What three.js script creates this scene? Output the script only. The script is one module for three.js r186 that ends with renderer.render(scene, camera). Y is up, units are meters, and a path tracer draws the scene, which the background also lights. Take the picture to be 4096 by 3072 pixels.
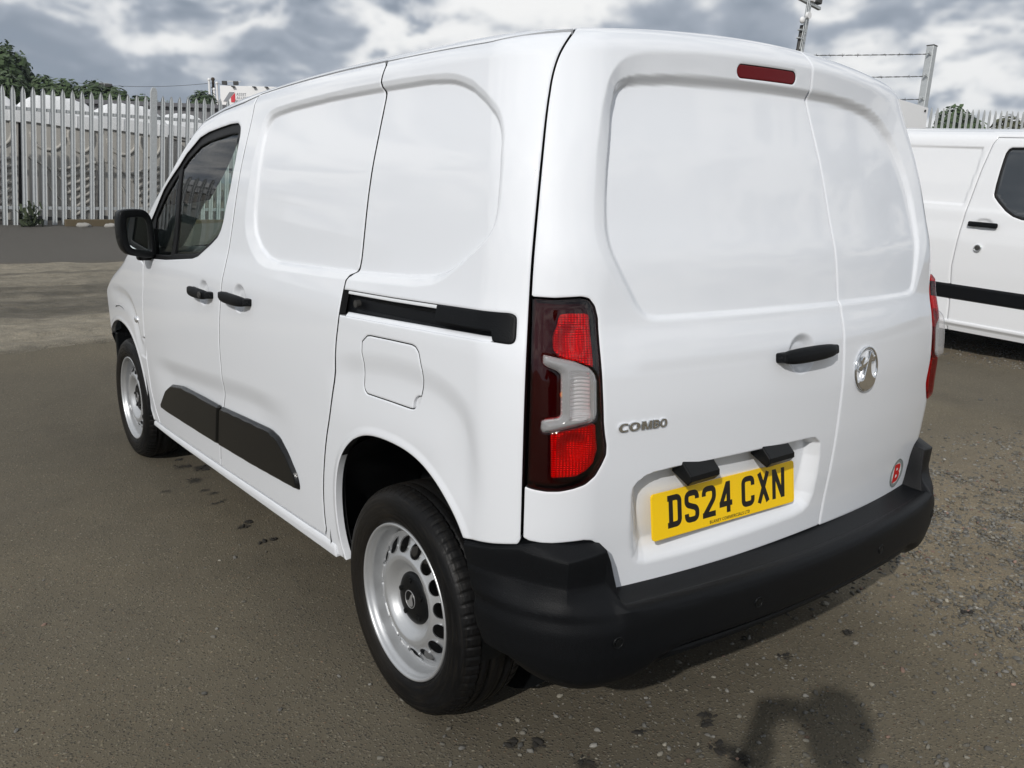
import * as THREE from 'three';
import { mergeGeometries, mergeVertices, toCreasedNormals } from 'three/addons/utils/BufferGeometryUtils.js';
import { RoundedBoxGeometry } from 'three/addons/geometries/RoundedBoxGeometry.js';
import { MarchingCubes } from 'three/addons/objects/MarchingCubes.js';
import { FontLoader } from 'three/addons/loaders/FontLoader.js';
import { TextGeometry } from 'three/addons/geometries/TextGeometry.js';

// ------------------------------------------------------------------ camera, sky, sun, exposure
const scene = new THREE.Scene();
const camera = new THREE.PerspectiveCamera(48.64, 1024 / 768, 0.05, 3000);
camera.position.set(-1.9579, 1.4031, 1.1266);
camera.rotation.set(-12.5326 * Math.PI / 180, -37.902 * Math.PI / 180, 1.425 * Math.PI / 180, 'YXZ');
const renderer = new THREE.WebGLRenderer({ antialias: true });
renderer.setSize(1024, 768);
renderer.toneMapping = THREE.LinearToneMapping;
renderer.toneMappingExposure = 0.98;
renderer.shadowMap.enabled = true;

const sun = new THREE.DirectionalLight(new THREE.Color(1.0, 0.97, 0.925), 2.8);
const SUN = new THREE.Vector3(-1.42, 1.0, 0.895).normalize();
sun.position.copy(SUN).multiplyScalar(30).add(new THREE.Vector3(0, 0, -2));
sun.target.position.set(0, 0, -2); scene.add(sun, sun.target);
sun.castShadow = true; sun.shadow.radius = 1.4; sun.shadow.mapSize.set(4096, 4096);
Object.assign(sun.shadow.camera, { left: -22, right: 22, top: 22, bottom: -22, near: 1, far: 90 });

// ------------------------------------------------------------------ small maths
const { PI, sin, cos, abs, min, max, sqrt, hypot, floor, atan2 } = Math;
function rng(seed) { let a = seed >>> 0; return () => { a = (a + 0x6D2B79F5) | 0; let t = Math.imul(a ^ (a >>> 15), 1 | a); t = (t + Math.imul(t ^ (t >>> 7), 61 | t)) ^ t; return ((t ^ (t >>> 14)) >>> 0) / 4294967296; }; }
const clamp = (x, a = 0, b = 1) => x < a ? a : x > b ? b : x, lerp = (a, b, t) => a + (b - a) * t;
const sstep = (a, b, x) => { const t = clamp((x - a) / (b - a)); return t * t * (3 - 2 * t); };
const PERM = new Uint8Array(512); { const r = rng(77), p = [...Array(256).keys()]; for (let i = 255; i > 0; i--) { const j = floor(r() * (i + 1)); [p[i], p[j]] = [p[j], p[i]]; } for (let i = 0; i < 512; i++) PERM[i] = p[i & 255]; }
const GR = []; { const r = rng(5); for (let i = 0; i < 256; i++) { const z = r() * 2 - 1, a = r() * 2 * PI, q = sqrt(1 - z * z); GR.push([q * cos(a), q * sin(a), z]); } }
function noise(x, y, z = 0) {
  const X = floor(x), Y = floor(y), Z = floor(z), fx = x - X, fy = y - Y, fz = z - Z;
  const u = fx * fx * fx * (fx * (fx * 6 - 15) + 10), v = fy * fy * fy * (fy * (fy * 6 - 15) + 10), w = fz * fz * fz * (fz * (fz * 6 - 15) + 10);
  const g = (i, j, k) => { const q = GR[PERM[PERM[PERM[(X + i) & 255] + ((Y + j) & 255)] + ((Z + k) & 255)]]; return q[0] * (fx - i) + q[1] * (fy - j) + q[2] * (fz - k); };
  return 1.6 * lerp(lerp(lerp(g(0, 0, 0), g(1, 0, 0), u), lerp(g(0, 1, 0), g(1, 1, 0), u), v), lerp(lerp(g(0, 0, 1), g(1, 0, 1), u), lerp(g(0, 1, 1), g(1, 1, 1), u), v), w);
}
function fbm(x, y, z = 0, o = 5, gain = .5) { let s = 0, a = .5; for (let i = 0; i < o; i++) { s += a * noise(x, y, z); x = x * 2.03 + 11.3; y = y * 2.03 - 7.1; z = z * 2.03 + 3.7; a *= gain; } return s; }

// ------------------------------------------------------------------ sky: broken grey cloud, computed as air and cloud only
{
  const W = 2048, H = 1100, data = new Float32Array(W * H * 4);
  for (let j = 0; j < H; j++) {
    const el = ((j + .5) / H - .5) * PI, dy = sin(el), ce = cos(el);
    for (let i = 0; i < W; i++) {
      const az = ((i + .5) / W - .5) * 2 * PI, k = (j * W + i) * 4; let r = .16, g = .16, b = .15;
      if (dy > -0.02) {
        const h = max(dy, 0), x = cos(az) * ce, z = sin(az) * ce, q = 1 + 1.2 * (1 - h); const X = x * 3.1 * q + 13.1, Z = z * 3.1 * q + 2.7, Y = h * 27 / (1 + h * 2.2) + 4.2;
        const wx = .16 * noise(X * 2.1, Y * 1.1, Z * 2.1 + 5), wy = .2 * noise(X * 2.1 + 9, Y * 1.2, Z * 2.1);
        const n = fbm(X + wx, Y + wy, Z, 7, .56), up = fbm(X + wx + .04, Y + wy + .27, Z + .04, 6, .54), big = noise(X * .38 + 7, Y * .42 + 3, Z * .38);
        const body = sstep(-.30, .42, n + .26 * big), lit = clamp(.5 + 1.55 * (n - up)), edge = 1 - sstep(.0, .5, abs(n + .08) * 2.2);
        const dk = [.19, .235, .30], wh = [1.0, 1.0, .99], md = [.40, .445, .515];
        const t = clamp(.20 + .80 * lit * (1.05 - .45 * body) + .27 * edge - .32 * body + .075), u = t * t * (3 - 2 * t);
        for (let c = 0; c < 3; c++) { let v = u < .5 ? lerp(dk[c], md[c], u * 2) : lerp(md[c], wh[c], u * 2 - 1); v = lerp(v, [.40, .455, .54][c], Math.exp(-h * 20) * .45); if (c === 0) r = v; else if (c === 1) g = v; else b = v; }
      }
      data[k] = r; data[k + 1] = g; data[k + 2] = b; data[k + 3] = 1;
    }
  }
  const t = new THREE.DataTexture(data, W, H, THREE.RGBAFormat, THREE.FloatType);
  t.mapping = THREE.EquirectangularReflectionMapping; t.magFilter = THREE.LinearFilter; t.minFilter = THREE.LinearFilter; t.colorSpace = THREE.LinearSRGBColorSpace; t.needsUpdate = true;
  scene.background = t; scene.environment = t;
}

// ------------------------------------------------------------------ textures
function dataTex(n, fn, srgb, rx = 1, ry = rx) {
  const d = new Uint8Array(n * n * 4);
  const enc = v => { v = clamp(v); return Math.round(255 * (srgb ? (v <= .0031308 ? v * 12.92 : 1.055 * Math.pow(v, 1 / 2.4) - .055) : v)); };
  for (let j = 0; j < n; j++) for (let i = 0; i < n; i++) { const c = fn(i, j), k = (j * n + i) * 4; d[k] = enc(c[0]); d[k + 1] = enc(c[1]); d[k + 2] = enc(c[2]); d[k + 3] = 255; }
  const t = new THREE.DataTexture(d, n, n); t.wrapS = t.wrapT = THREE.RepeatWrapping; t.magFilter = THREE.LinearFilter; t.minFilter = THREE.LinearMipmapLinearFilter; t.generateMipmaps = true;
  if (srgb) t.colorSpace = THREE.SRGBColorSpace; t.repeat.set(rx, ry); t.needsUpdate = true; return t;
}
// aggregate: thousands of small chips of stone bedded in binder; colour and height share the same chips
const AGN = 2048, agC = new Float32Array(AGN * AGN * 3), agH = new Float32Array(AGN * AGN);
{
  const r = rng(31), N = AGN;
  for (let i = 0; i < N * N; i++) { const v = .82 + .34 * r(); agC[i * 3] = .105 * v; agC[i * 3 + 1] = .096 * v; agC[i * 3 + 2] = .082 * v; agH[i] = .25 + .12 * r(); }
  const chip = (cx, cy, R, col, h) => {
    const e = 1 + .8 * r(), a = r() * PI, ca = cos(a), sa = sin(a), m = Math.ceil(R * e) + 1;
    for (let y = -m; y <= m; y++) for (let x = -m; x <= m; x++) {
      const u = (x * ca + y * sa) / e, v = -x * sa + y * ca, q = hypot(u, v) / R; if (q > 1) continue;
      const k = ((floor(cy) + y + N) % N) * N + ((floor(cx) + x + N) % N), w = clamp((1 - q) * 3);
      for (let c = 0; c < 3; c++) agC[k * 3 + c] = lerp(agC[k * 3 + c], col[c] * (.9 + .2 * r()), w);
      agH[k] = max(agH[k], .3 + h * sqrt(1 - q * q));
    }
  };
  for (let i = 0; i < 120000; i++) {
    const b = Math.pow(r(), 2.0), R = .8 + 2.6 * r() * r(), warm = r();
    const v = .052 + .15 * b; chip(r() * N, r() * N, R, warm > .95 ? [v * 1.25, v * .9, v * .7] : warm > .8 ? [v * 1.1, v, v * .82] : [v * 1.03, v * .98, v * .9], .25 + .45 * r());
  }
  for (let i = 0; i < 450; i++) { const v = .14 + .12 * r(); chip(r() * N, r() * N, 1.6 + 1.8 * r(), [v, v * .96, v * .88], .75); }
}
const AGM = 2.6;   // metres one tile of aggregate covers
const texAgg = dataTex(AGN, (i, j) => { const k = (j * AGN + i) * 3; return [agC[k], agC[k + 1], agC[k + 2]]; }, true, 1 / AGM);
const texAggH = dataTex(AGN, (i, j) => { const v = agH[j * AGN + i]; return [v, v, v]; }, false, 1 / AGM);
const rG = rng(9), fine = new Float32Array(512 * 512); for (let i = 0; i < fine.length; i++) fine[i] = rG();
const fineAt = (i, j) => fine[((j + 512) % 512) * 512 + ((i + 512) % 512)];
const texGrain = dataTex(512, (i, j) => { let s = 0; for (let y = -1; y <= 1; y++) for (let x = -1; x <= 1; x++) s += fineAt(i + x, j + y); s = s / 9; return [s, s, s]; }, false, 1 / .3);   // moulded plastic grain
const texGalv = dataTex(256, (i, j) => { const c = floor(noise(i * .09, j * .09, 4) * 4.5 + noise(i * .21, j * .21, 8) * 3), v = .50 + .06 * ((c % 3) + 0) + .22 * (fineAt(i, j) - .5); return [v * .96, v * 1.0, v * 1.01]; }, true, 1 / .35);

const texScuff = dataTex(512, (i, j) => { const a = fbm(i * .035, j * .035, 3, 5), b = noise(i * .16, j * .03, 7), v = .46 + .16 * a + .10 * (b > .55 ? 1 : 0) * (fineAt(i, j)) + .05 * (fineAt(i, j) - .5); return [v, v, v]; }, false, 3, 3);
const texTyre = dataTex(512, (i, j) => { const a = sstep(.05, .40, fbm(i * .03, j * .05, 9, 5)), t = sstep(.20, .34, i / 512) * (1 - sstep(.66, .80, i / 512)), d = .35 * a + .5 * t * (.4 + .6 * fineAt(i, j)); return [lerp(.0042, .024, d), lerp(.0042, .020, d), lerp(.0044, .015, d)]; }, true, 1, 3);
const texTyreR = dataTex(512, (i, j) => { const a = fbm(i * .03 + 7, j * .05, 19, 5), v = .44 + .5 * sstep(-.1, .25, a) * .5; return [v, v, v]; }, false, 1, 3);
// ------------------------------------------------------------------ materials
const lin = (r, g, b) => new THREE.Color().setRGB(r, g, b);
const std = (c, roughness = .7, metalness = 0, o = {}) => new THREE.MeshStandardMaterial({ color: lin(...c), roughness, metalness, side: THREE.DoubleSide, ...o });
const phys = (c, o) => new THREE.MeshPhysicalMaterial({ color: lin(...c), side: THREE.DoubleSide, ...o });
const M = {
  paint: phys([.765, .785, .82], { roughness: .5, clearcoat: 1, clearcoatRoughness: .035 }),
  paint2: phys([.79, .80, .82], { roughness: .5, clearcoat: 1, clearcoatRoughness: .06 }),
  black: phys([.0045, .005, .006], { roughness: .46, specularIntensity: .32, bumpMap: texGrain, bumpScale: .0006 }),
  blackSmooth: phys([.0045, .005, .0055], { roughness: .38, specularIntensity: .42 }),
  gloss: phys([.006, .006, .006], { roughness: .22, specularIntensity: .8 }),
  dark: std([.008, .008, .009], .9),
  seal: phys([.006, .006, .0065], { roughness: .5, specularIntensity: .5 }),
  rubber: phys([1, 1, 1], { map: texTyre, roughness: 1, roughnessMap: texTyreR, specularIntensity: .40, bumpMap: texGrain, bumpScale: .0005 }),
  silver: std([.50, .51, .52], .38, .60),
  chrome: std([.78, .79, .80], .10, 1),
  steelDark: std([.05, .048, .045], .6, .3),
  glass: phys([.84, .93, .88], { roughness: .01, transmission: 1, thickness: 0, ior: 1.32 }),
  glass2: phys([.035, .04, .045], { roughness: .02, clearcoat: 1, clearcoatRoughness: .01 }),
  mirror: std([.80, .86, .85], .02, 1),
  redPane: phys([.78, .010, .006], { roughness: .02, transmission: 1, thickness: 0, ior: 1.5 }),
  clearPane: phys([.88, .87, .87], { roughness: .12, transmission: .82, thickness: 0, ior: 1.5 }),
  reflect: std([.86, .86, .87], .28, .85),
  amber: std([.8, .35, .02], .3),
  redSolid: phys([.13, .003, .005], { roughness: .3, specularIntensity: .35 }),
  housing: std([.0025, .001, .001], .7),
  cloth: std([.045, .048, .05], .9),
  galv: std([1, 1, 1], .48, .35, { map: texGalv }),
  timber: std([.11, .085, .05], .9),
  white: std([.78, .78, .78], .5),
  trans: phys([.88, .89, .90], { roughness: .55, transmission: .25, thickness: 0 }),
  cabin: std([.40, .385, .355], .6),
  cabinDark: std([.06, .06, .058], .7),
  bark: std([.06, .045, .032], .95),
  concrete: std([.30, .29, .27], .85),
  skin: std([.45, .28, .20], .6), jacket: std([.03, .035, .05], .85), denim: std([.03, .04, .07], .9), hair: std([.03, .02, .015], .8), bone: std([.02, .02, .02], .5),
};

// ------------------------------------------------------------------ building helpers
const used = new Map();
function numbered(n) { const k = used.get(n) ?? 0; used.set(n, k + 1); return k ? `${n}_${String(k).padStart(3, '0')}` : n; }
function finish(o) { o.traverse(c => { if (c.isMesh) { c.castShadow = c.receiveShadow = true; } }); return o; }
function part(name, geo, mat, parent, label) { const m = new THREE.Mesh(Array.isArray(geo) ? merge(geo) : geo, mat); m.name = name; m.castShadow = m.receiveShadow = true; if (label) m.userData.label = label; parent.add(m); return m; }
function thing(name, label, category, [x, y, z] = [0, 0, 0], group) { const g = new THREE.Group(); g.name = numbered(name); g.position.set(x, y, z); g.userData = { label, category }; if (group) g.userData.group = group; scene.add(g); return g; }
function struct(name, geo, mat, kind = 'structure') { const m = new THREE.Mesh(geo, mat); m.name = name; m.userData = { kind }; m.receiveShadow = m.castShadow = true; scene.add(m); return m; }
function merge(gs) { return mergeGeometries(gs.map(g => { let q = g.index ? g.toNonIndexed() : g.clone(); for (const a of Object.keys(q.attributes)) if (!['position', 'normal', 'uv'].includes(a)) q.deleteAttribute(a); if (!q.attributes.uv) q.setAttribute('uv', new THREE.BufferAttribute(new Float32Array(q.attributes.position.count * 2), 2)); q.morphAttributes = {}; return q; })); }
const mv = (g, x, y, z) => g.translate(x, y, z);
function box(w, h, d, x = 0, y = 0, z = 0, r = 0) { return (r ? new RoundedBoxGeometry(w, h, d, 2, min(r, w / 2.02, h / 2.02, d / 2.02)) : new THREE.BoxGeometry(w, h, d)).translate(x, y, z); }
function rod(a, b, r, seg = 8, r2 = r) { const A = new THREE.Vector3(...a), B = new THREE.Vector3(...b), L = A.distanceTo(B); const g = new THREE.CylinderGeometry(r2, r, L, seg); g.translate(0, L / 2, 0); g.applyQuaternion(new THREE.Quaternion().setFromUnitVectors(new THREE.Vector3(0, 1, 0), B.clone().sub(A).normalize())); return g.translate(...a); }
function mirrorX(g) {
  const q = g.clone(); const p = q.attributes.position.array, n = q.attributes.normal.array;
  for (let i = 0; i < p.length; i += 3) { p[i] = -p[i]; n[i] = -n[i]; }
  const ix = q.index.array; for (let i = 0; i < ix.length; i += 3) { const t = ix[i]; ix[i] = ix[i + 1]; ix[i + 1] = t; }
  return q;
}
// signed distance to a closed outline (negative inside)
function sdf(pts) {
  const n = pts.length, X = pts.map(p => p[0]), Y = pts.map(p => p[1]);
  return (x, y) => {
    let d = 1e9, inside = false;
    for (let i = 0, j = n - 1; i < n; j = i++) {
      const ex = X[j] - X[i], ey = Y[j] - Y[i], wx = x - X[i], wy = y - Y[i], q = ex * ex + ey * ey, t = q ? clamp((wx * ex + wy * ey) / q) : 0;
      const dx = wx - ex * t, dy = wy - ey * t, dd = dx * dx + dy * dy; if (dd < d) d = dd;
      if ((Y[i] > y) !== (Y[j] > y) && x < ex * (y - Y[i]) / ey + X[i]) inside = !inside;
    }
    return inside ? -sqrt(d) : sqrt(d);
  };
}
function chaikin(p, k = 2) { for (; k > 0; k--) { const q = []; for (let i = 0; i < p.length; i++) { const a = p[i], b = p[(i + 1) % p.length]; q.push([a[0] * .75 + b[0] * .25, a[1] * .75 + b[1] * .25], [a[0] * .25 + b[0] * .75, a[1] * .25 + b[1] * .75]); } p = q; } return p; }
function softOutline(p, k = 2, L = .018) { const q = []; for (let i = 0; i < p.length; i++) { const a = p[i], b = p[(i + 1) % p.length], n = max(1, Math.ceil(hypot(b[0] - a[0], b[1] - a[1]) / L)); for (let j = 0; j < n; j++) q.push([lerp(a[0], b[0], j / n), lerp(a[1], b[1], j / n)]); } return chaikin(q, k); }
function openSmooth(p, k = 2) { for (; k > 0; k--) { const q = [p[0]]; for (let i = 0; i < p.length - 1; i++) { const a = p[i], b = p[i + 1]; q.push([a[0] * .75 + b[0] * .25, a[1] * .75 + b[1] * .25], [a[0] * .25 + b[0] * .75, a[1] * .25 + b[1] * .75]); } q.push(p[p.length - 1]); p = q; } return p; }
// a curved sheet cut to an outline: P(u, v) gives the point, sd(u, v) the outline, edges are rounded and turned inwards
function sheet({ u0, u1, v0, v1, step, stepV = step, sd = () => -1, P, flange = .016, round = .0018, flip = false, darkEdge = null }) {
  const nu = max(1, Math.ceil((u1 - u0) / step)), nv = max(1, Math.ceil((v1 - v0) / stepV)), du = (u1 - u0) / nu, dv = (v1 - v0) / nv;
  const S = new Float32Array((nu + 1) * (nv + 1));
  for (let j = 0; j <= nv; j++) for (let i = 0; i <= nu; i++) S[j * (nu + 1) + i] = sd(u0 + i * du, v0 + j * dv);
  const pos = [], nor = [], uv = [], idx = [], edgeIdx = [], nodes = new Map(), cuts = new Map();
  const e = min(.002, step * .4), a = [], b = [], c = [], d = [];
  const normalAt = (u, v) => {
    const p = P(u + e, v), q = P(u - e, v), r = P(u, v + e), s = P(u, v - e);
    const ax = p[0] - q[0], ay = p[1] - q[1], az = p[2] - q[2], bx = r[0] - s[0], by = r[1] - s[1], bz = r[2] - s[2];
    let x = ay * bz - az * by, y = az * bx - ax * bz, z = ax * by - ay * bx; const l = hypot(x, y, z) || 1; const f = flip ? -1 : 1; x *= f / l; y *= f / l; z *= f / l;
    return [x, y, z, ax, ay, az, bx, by, bz];
  };
  const push = (p, n, u, v) => { pos.push(p[0], p[1], p[2]); nor.push(n[0], n[1], n[2]); uv.push(u, v); return pos.length / 3 - 1; };
  const node = (i, j) => { const k = j * (nu + 1) + i; let r = nodes.get(k); if (r === undefined) { const u = u0 + i * du, v = v0 + j * dv, p = P(u, v); let n = normalAt(u, v); const w = round ? clamp(1 + S[k] / (step * 1.0)) : 0;
      if (w > 0) { const h = step * .3; let gu = sd(u + h, v) - sd(u - h, v), gv = sd(u, v + h) - sd(u, v - h); const gl = hypot(gu, gv) || 1, la = hypot(n[3], n[4], n[5]) || 1, lb = hypot(n[6], n[7], n[8]) || 1, d = round * w * w, t = .6 * w; gu /= gl * la; gv /= gl * lb;
        p[0] -= n[0] * d; p[1] -= n[1] * d; p[2] -= n[2] * d; n = [n[0] + t * (gu * n[3] + gv * n[6]), n[1] + t * (gu * n[4] + gv * n[7]), n[2] + t * (gu * n[5] + gv * n[8])]; const l = hypot(...n); n = n.map(q => q / l); }
      r = push(p, n, u, v); nodes.set(k, r); } return r; };
  const cut = (i, j, i2, j2) => {
    const k1 = j * (nu + 1) + i, k2 = j2 * (nu + 1) + i2, key = min(k1, k2) * 4 + (i === i2 ? 1 : 0); let r = cuts.get(key); if (r) return r;
    const t = S[k1] / (S[k1] - S[k2]), u = u0 + (i + (i2 - i) * t) * du, v = v0 + (j + (j2 - j) * t) * dv, p = P(u, v), n = normalAt(u, v), h = step * .3;
    let gu = sd(u + h, v) - sd(u - h, v), gv = sd(u, v + h) - sd(u, v - h); const gl = hypot(gu, gv) || 1; gu /= gl; gv /= gl;
    const la = hypot(n[3], n[4], n[5]) || 1, lb = hypot(n[6], n[7], n[8]) || 1;
    let ox = gu * n[3] / la + gv * n[6] / lb, oy = gu * n[4] / la + gv * n[7] / lb, oz = gu * n[5] / la + gv * n[8] / lb; const ol = hypot(ox, oy, oz) || 1; ox /= ol; oy /= ol; oz /= ol;
    const q = [p[0] - n[0] * round, p[1] - n[1] * round, p[2] - n[2] * round], tl = sqrt(1.36);
    const top = push(q, round ? [(n[0] + .6 * ox) / tl, (n[1] + .6 * oy) / tl, (n[2] + .6 * oz) / tl] : n, u, v);
    r = { top, dk: darkEdge ? darkEdge(u, v) : false };
    if (flange) { r.f0 = push(q, [ox, oy, oz], u, v); r.f1 = push([q[0] - n[0] * flange, q[1] - n[1] * flange, q[2] - n[2] * flange], [ox, oy, oz], u, v); }
    cuts.set(key, r); return r;
  };
  for (let j = 0; j < nv; j++) for (let i = 0; i < nu; i++) {
    const C = [[i, j], [i + 1, j], [i + 1, j + 1], [i, j + 1]], s = C.map(([x, y]) => S[y * (nu + 1) + x] < 0), m = s[0] + s[1] + s[2] + s[3];
    if (!m) continue;
    const poly = [], cs = [];
    for (let k = 0; k < 4; k++) { const k2 = (k + 1) & 3; if (s[k]) poly.push(node(...C[k])); if (s[k] !== s[k2]) { const r = cut(...C[k], ...C[k2]); poly.push(r.top); cs.push([r, s[k]]); } }
    for (let k = 1; k < poly.length - 1; k++) flip ? idx.push(poly[0], poly[k + 1], poly[k]) : idx.push(poly[0], poly[k], poly[k + 1]);
    if (flange && cs.length >= 2) for (let k = 0; k < cs.length; k++) if (cs[k][1]) { const A = cs[k][0], B = cs[(k + 1) % cs.length][0]; const I = A.dk ? edgeIdx : idx; flip ? I.push(A.f0, B.f1, A.f1, A.f0, B.f0, B.f1) : I.push(A.f0, A.f1, B.f1, A.f0, B.f1, B.f0); }
  }
  const g = new THREE.BufferGeometry();
  g.setAttribute('position', new THREE.Float32BufferAttribute(pos, 3)); g.setAttribute('normal', new THREE.Float32BufferAttribute(nor, 3)); g.setAttribute('uv', new THREE.Float32BufferAttribute(uv, 2)); g.setIndex(idx);
  if (edgeIdx.length) { const h = new THREE.BufferGeometry(); for (const a of ['position', 'normal', 'uv']) h.setAttribute(a, g.attributes[a]); h.setIndex(edgeIdx); g.userData.edge = h.toNonIndexed(); g.userData.edge.setIndex([...Array(g.userData.edge.attributes.position.count).keys()]); }
  return g;
}
// grid of points [row][col] -> geometry with smooth normals
function loft(rows, closeU = false) {
  const nr = rows.length, nc = rows[0].length, pos = [], uv = [], idx = []; let L = 0;
  for (let j = 0; j < nr; j++) for (let i = 0; i < nc; i++) { pos.push(...rows[j][i]); uv.push(i / (nc - 1), j / (nr - 1)); }
  for (let j = 0; j < nr - 1; j++) for (let i = 0; i < nc - 1; i++) { const a = j * nc + i; idx.push(a, a + 1, a + nc + 1, a, a + nc + 1, a + nc); }
  const g = new THREE.BufferGeometry(); g.setAttribute('position', new THREE.Float32BufferAttribute(pos, 3)); g.setAttribute('uv', new THREE.Float32BufferAttribute(uv, 2)); g.setIndex(idx); g.computeVertexNormals(); return g;
}
const lineAt = (pts, x) => { const n = pts.length, up = pts[n - 1][0] > pts[0][0]; for (let i = 0; i < n - 1; i++) { const a = pts[i], b = pts[i + 1]; if (up ? x <= b[0] : x >= b[0]) return lerp(a[1], b[1], (x - a[0]) / (b[0] - a[0])); } return pts[n - 1][1]; };
// ------------------------------------------------------------------ ground: one sheet, level under the vans and rising to the far fence
function groundY(x, z) {
  const a = -z - 4.5, b = x - 2.2;
  let y = .0585 * .5 * (a + sqrt(a * a + 1.2)) ; if (z < -17) y -= .0585 * (-z - 17) * .9;
  const rb = .5 * (b + sqrt(b * b + .6)); y += .042 * min(rb, 9);
  return y - .0146;
}
const stripAt = (x, z) => { const w = .5 * fbm(x * .3, z * .5, 2, 3); return sstep(-11.5, -11.1, z + w * .5) * (1 - sstep(-6.9, -6.4, z + w * .6 + x * .05)) * (1 - sstep(2.5, 5, x)); };
const BAND = [[-11.6, .2], [-11.2, .9], [-10.5, .8], [-10.3, .2], [-10.1, .75], [-9.5, .75], [-9.2, .2], [-8.65, .12], [-8.5, .55], [-8.3, .15], [-7.9, .08], [-7.65, .25], [-7.45, .95], [-6.8, .85], [-6.4, .1], [-6.2, 0]];
const gravelAt = (x, z) => { const w = .55 * fbm(x * .55 + 4, z * .55, 7, 4); return max(sstep(.55, 1.35, x + w + z * .30) * sstep(-1.9, -.9, z + w - x * .12), sstep(5.2, 5.6, x + w * .4)) * sstep(-3.6, -2.6, z + w * .5); };
const STAINS = [[-0.73, -3.19, 0.043], [-0.65, -3.12, 0.054], [-0.73, -2.95, 0.050], [-0.71, -3.32, 0.022], [-0.90, -2.86, 0.022], [-0.75, -2.78, 0.018], [-0.73, -2.71, 0.022], [-0.76, -2.58, 0.022], [-0.73, -2.59, 0.014], [-0.76, -2.25, 0.025], [-0.72, -2.29, 0.014], [-0.76, -2.05, 0.022], [-0.71, -2.06, 0.014], [0.25, -0.26, 0.022], [-0.20, -0.20, 0.022], [-0.24, -0.18, 0.012], [-0.28, -0.08, 0.030], [-0.27, -0.03, 0.035], [0.56, -0.23, 0.020], [1.04, -0.06, 0.020], [0.25, -0.26, 0.012], [-0.66, -0.38, 0.020], [-0.72, -0.42, 0.018], [-0.62, -0.25, 0.030], [-0.41, -0.26, 0.012], [0.23, -0.41, 0.012]];
{
  const line = (m, n0, n1, near, far, fine) => { const a = []; const k = Math.ceil((n1 - n0) / fine); for (let i = 0; i <= k; i++) a.push(lerp(n0, n1, i / k)); let s = fine, q = n1; while (q < far) { s *= 1.09; q += s; a.push(q); } s = fine; q = n0; while (q > -far) { s *= 1.09; q -= s; a.unshift(q); } return a; };
  const xs = line(0, -3.4, 4.2, 0, 900, .022), zs = line(0, -4.2, 1.2, 0, 900, .022), nx = xs.length, nz = zs.length;
  const pos = new Float32Array(nx * nz * 3), col = new Float32Array(nx * nz * 3), uv = new Float32Array(nx * nz * 2), idx = [];
  for (let j = 0; j < nz; j++) for (let i = 0; i < nx; i++) {
    const x = xs[i], z = zs[j], k = j * nx + i, gr = gravelAt(x, z), st = stripAt(x, z), near = hypot(x, z) < 30;
    let y = groundY(x, z);
    if (near) y += .006 * noise(x * 1.3, z * 1.3, 3) + .0022 * noise(x * 9, z * 9, 1) * (1 + 2.2 * gr) + gr * (.009 * fbm(x * 4, z * 4, 5, 3));
    pos.set([x, y, z], k * 3); uv.set([x, z], k * 2);
    let m = .99 + .22 * fbm(x * .8, z * .8, 11, 5) + .12 * fbm(x * 5, z * 5, 3, 3) + .14 * fbm(x * .25 + 2, z * .25, 6, 3) - .10 * sstep(.12, .3, fbm(x * 1.1 + 31, z * .9, 4, 4)); const lf = .98 - .07 * (1 - sstep(-1.2, .6, x + z * .4)); let r = m * lf * 1.04, g = m * lf * .965, b = m * lf * .775;
    const dusty = sstep(-.1, .35, fbm(x * .45 + 3, z * .45 + 8, 21, 4)); r *= 1 + .14 * dusty; g *= 1 + .12 * dusty; b *= 1 + .07 * dusty;
    if (gr > 0) { const q = 1 + gr * (.50 + .30 * fbm(x * 2.4, z * 2.4, 9, 4)); r *= q * (1 + .04 * gr); g *= q; b *= q * (1 - .03 * gr); }
    if (z < -11.2 && z > -17) { const f = .78 + .08 * fbm(x, z * 2, 2, 3); r = lerp(r, f * .96, .8); g = lerp(g, f * .98, .8); b = lerp(b, f * 1.03, .8); }
    if (near) for (const s of STAINS) { const d = hypot((x - s[0]) * 1.0, (z - s[1]) * 1.25) / s[2]; if (d < 1.9) { const w = 1 - sstep(.55, 1.25, d + .7 * noise(x * 22, z * 22, 5)); r *= 1 - .8 * w; g *= 1 - .8 * w; b *= 1 - .8 * w; } }
    col.set([max(r, .05), max(g, .05), max(b, .05)], k * 3);
  }
  for (let j = 0; j < nz - 1; j++) for (let i = 0; i < nx - 1; i++) { const a = j * nx + i; idx.push(a, a + nx, a + 1, a + 1, a + nx, a + nx + 1); }
  const g = new THREE.BufferGeometry(); g.setAttribute('position', new THREE.BufferAttribute(pos, 3)); g.setAttribute('color', new THREE.BufferAttribute(col, 3)); g.setAttribute('uv', new THREE.BufferAttribute(uv, 2)); g.setIndex(idx); g.computeVertexNormals();
  struct('ground', g, new THREE.MeshStandardMaterial({ map: texAgg, bumpMap: texAggH, bumpScale: .0035, roughness: .95, vertexColors: true }));
}

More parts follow.
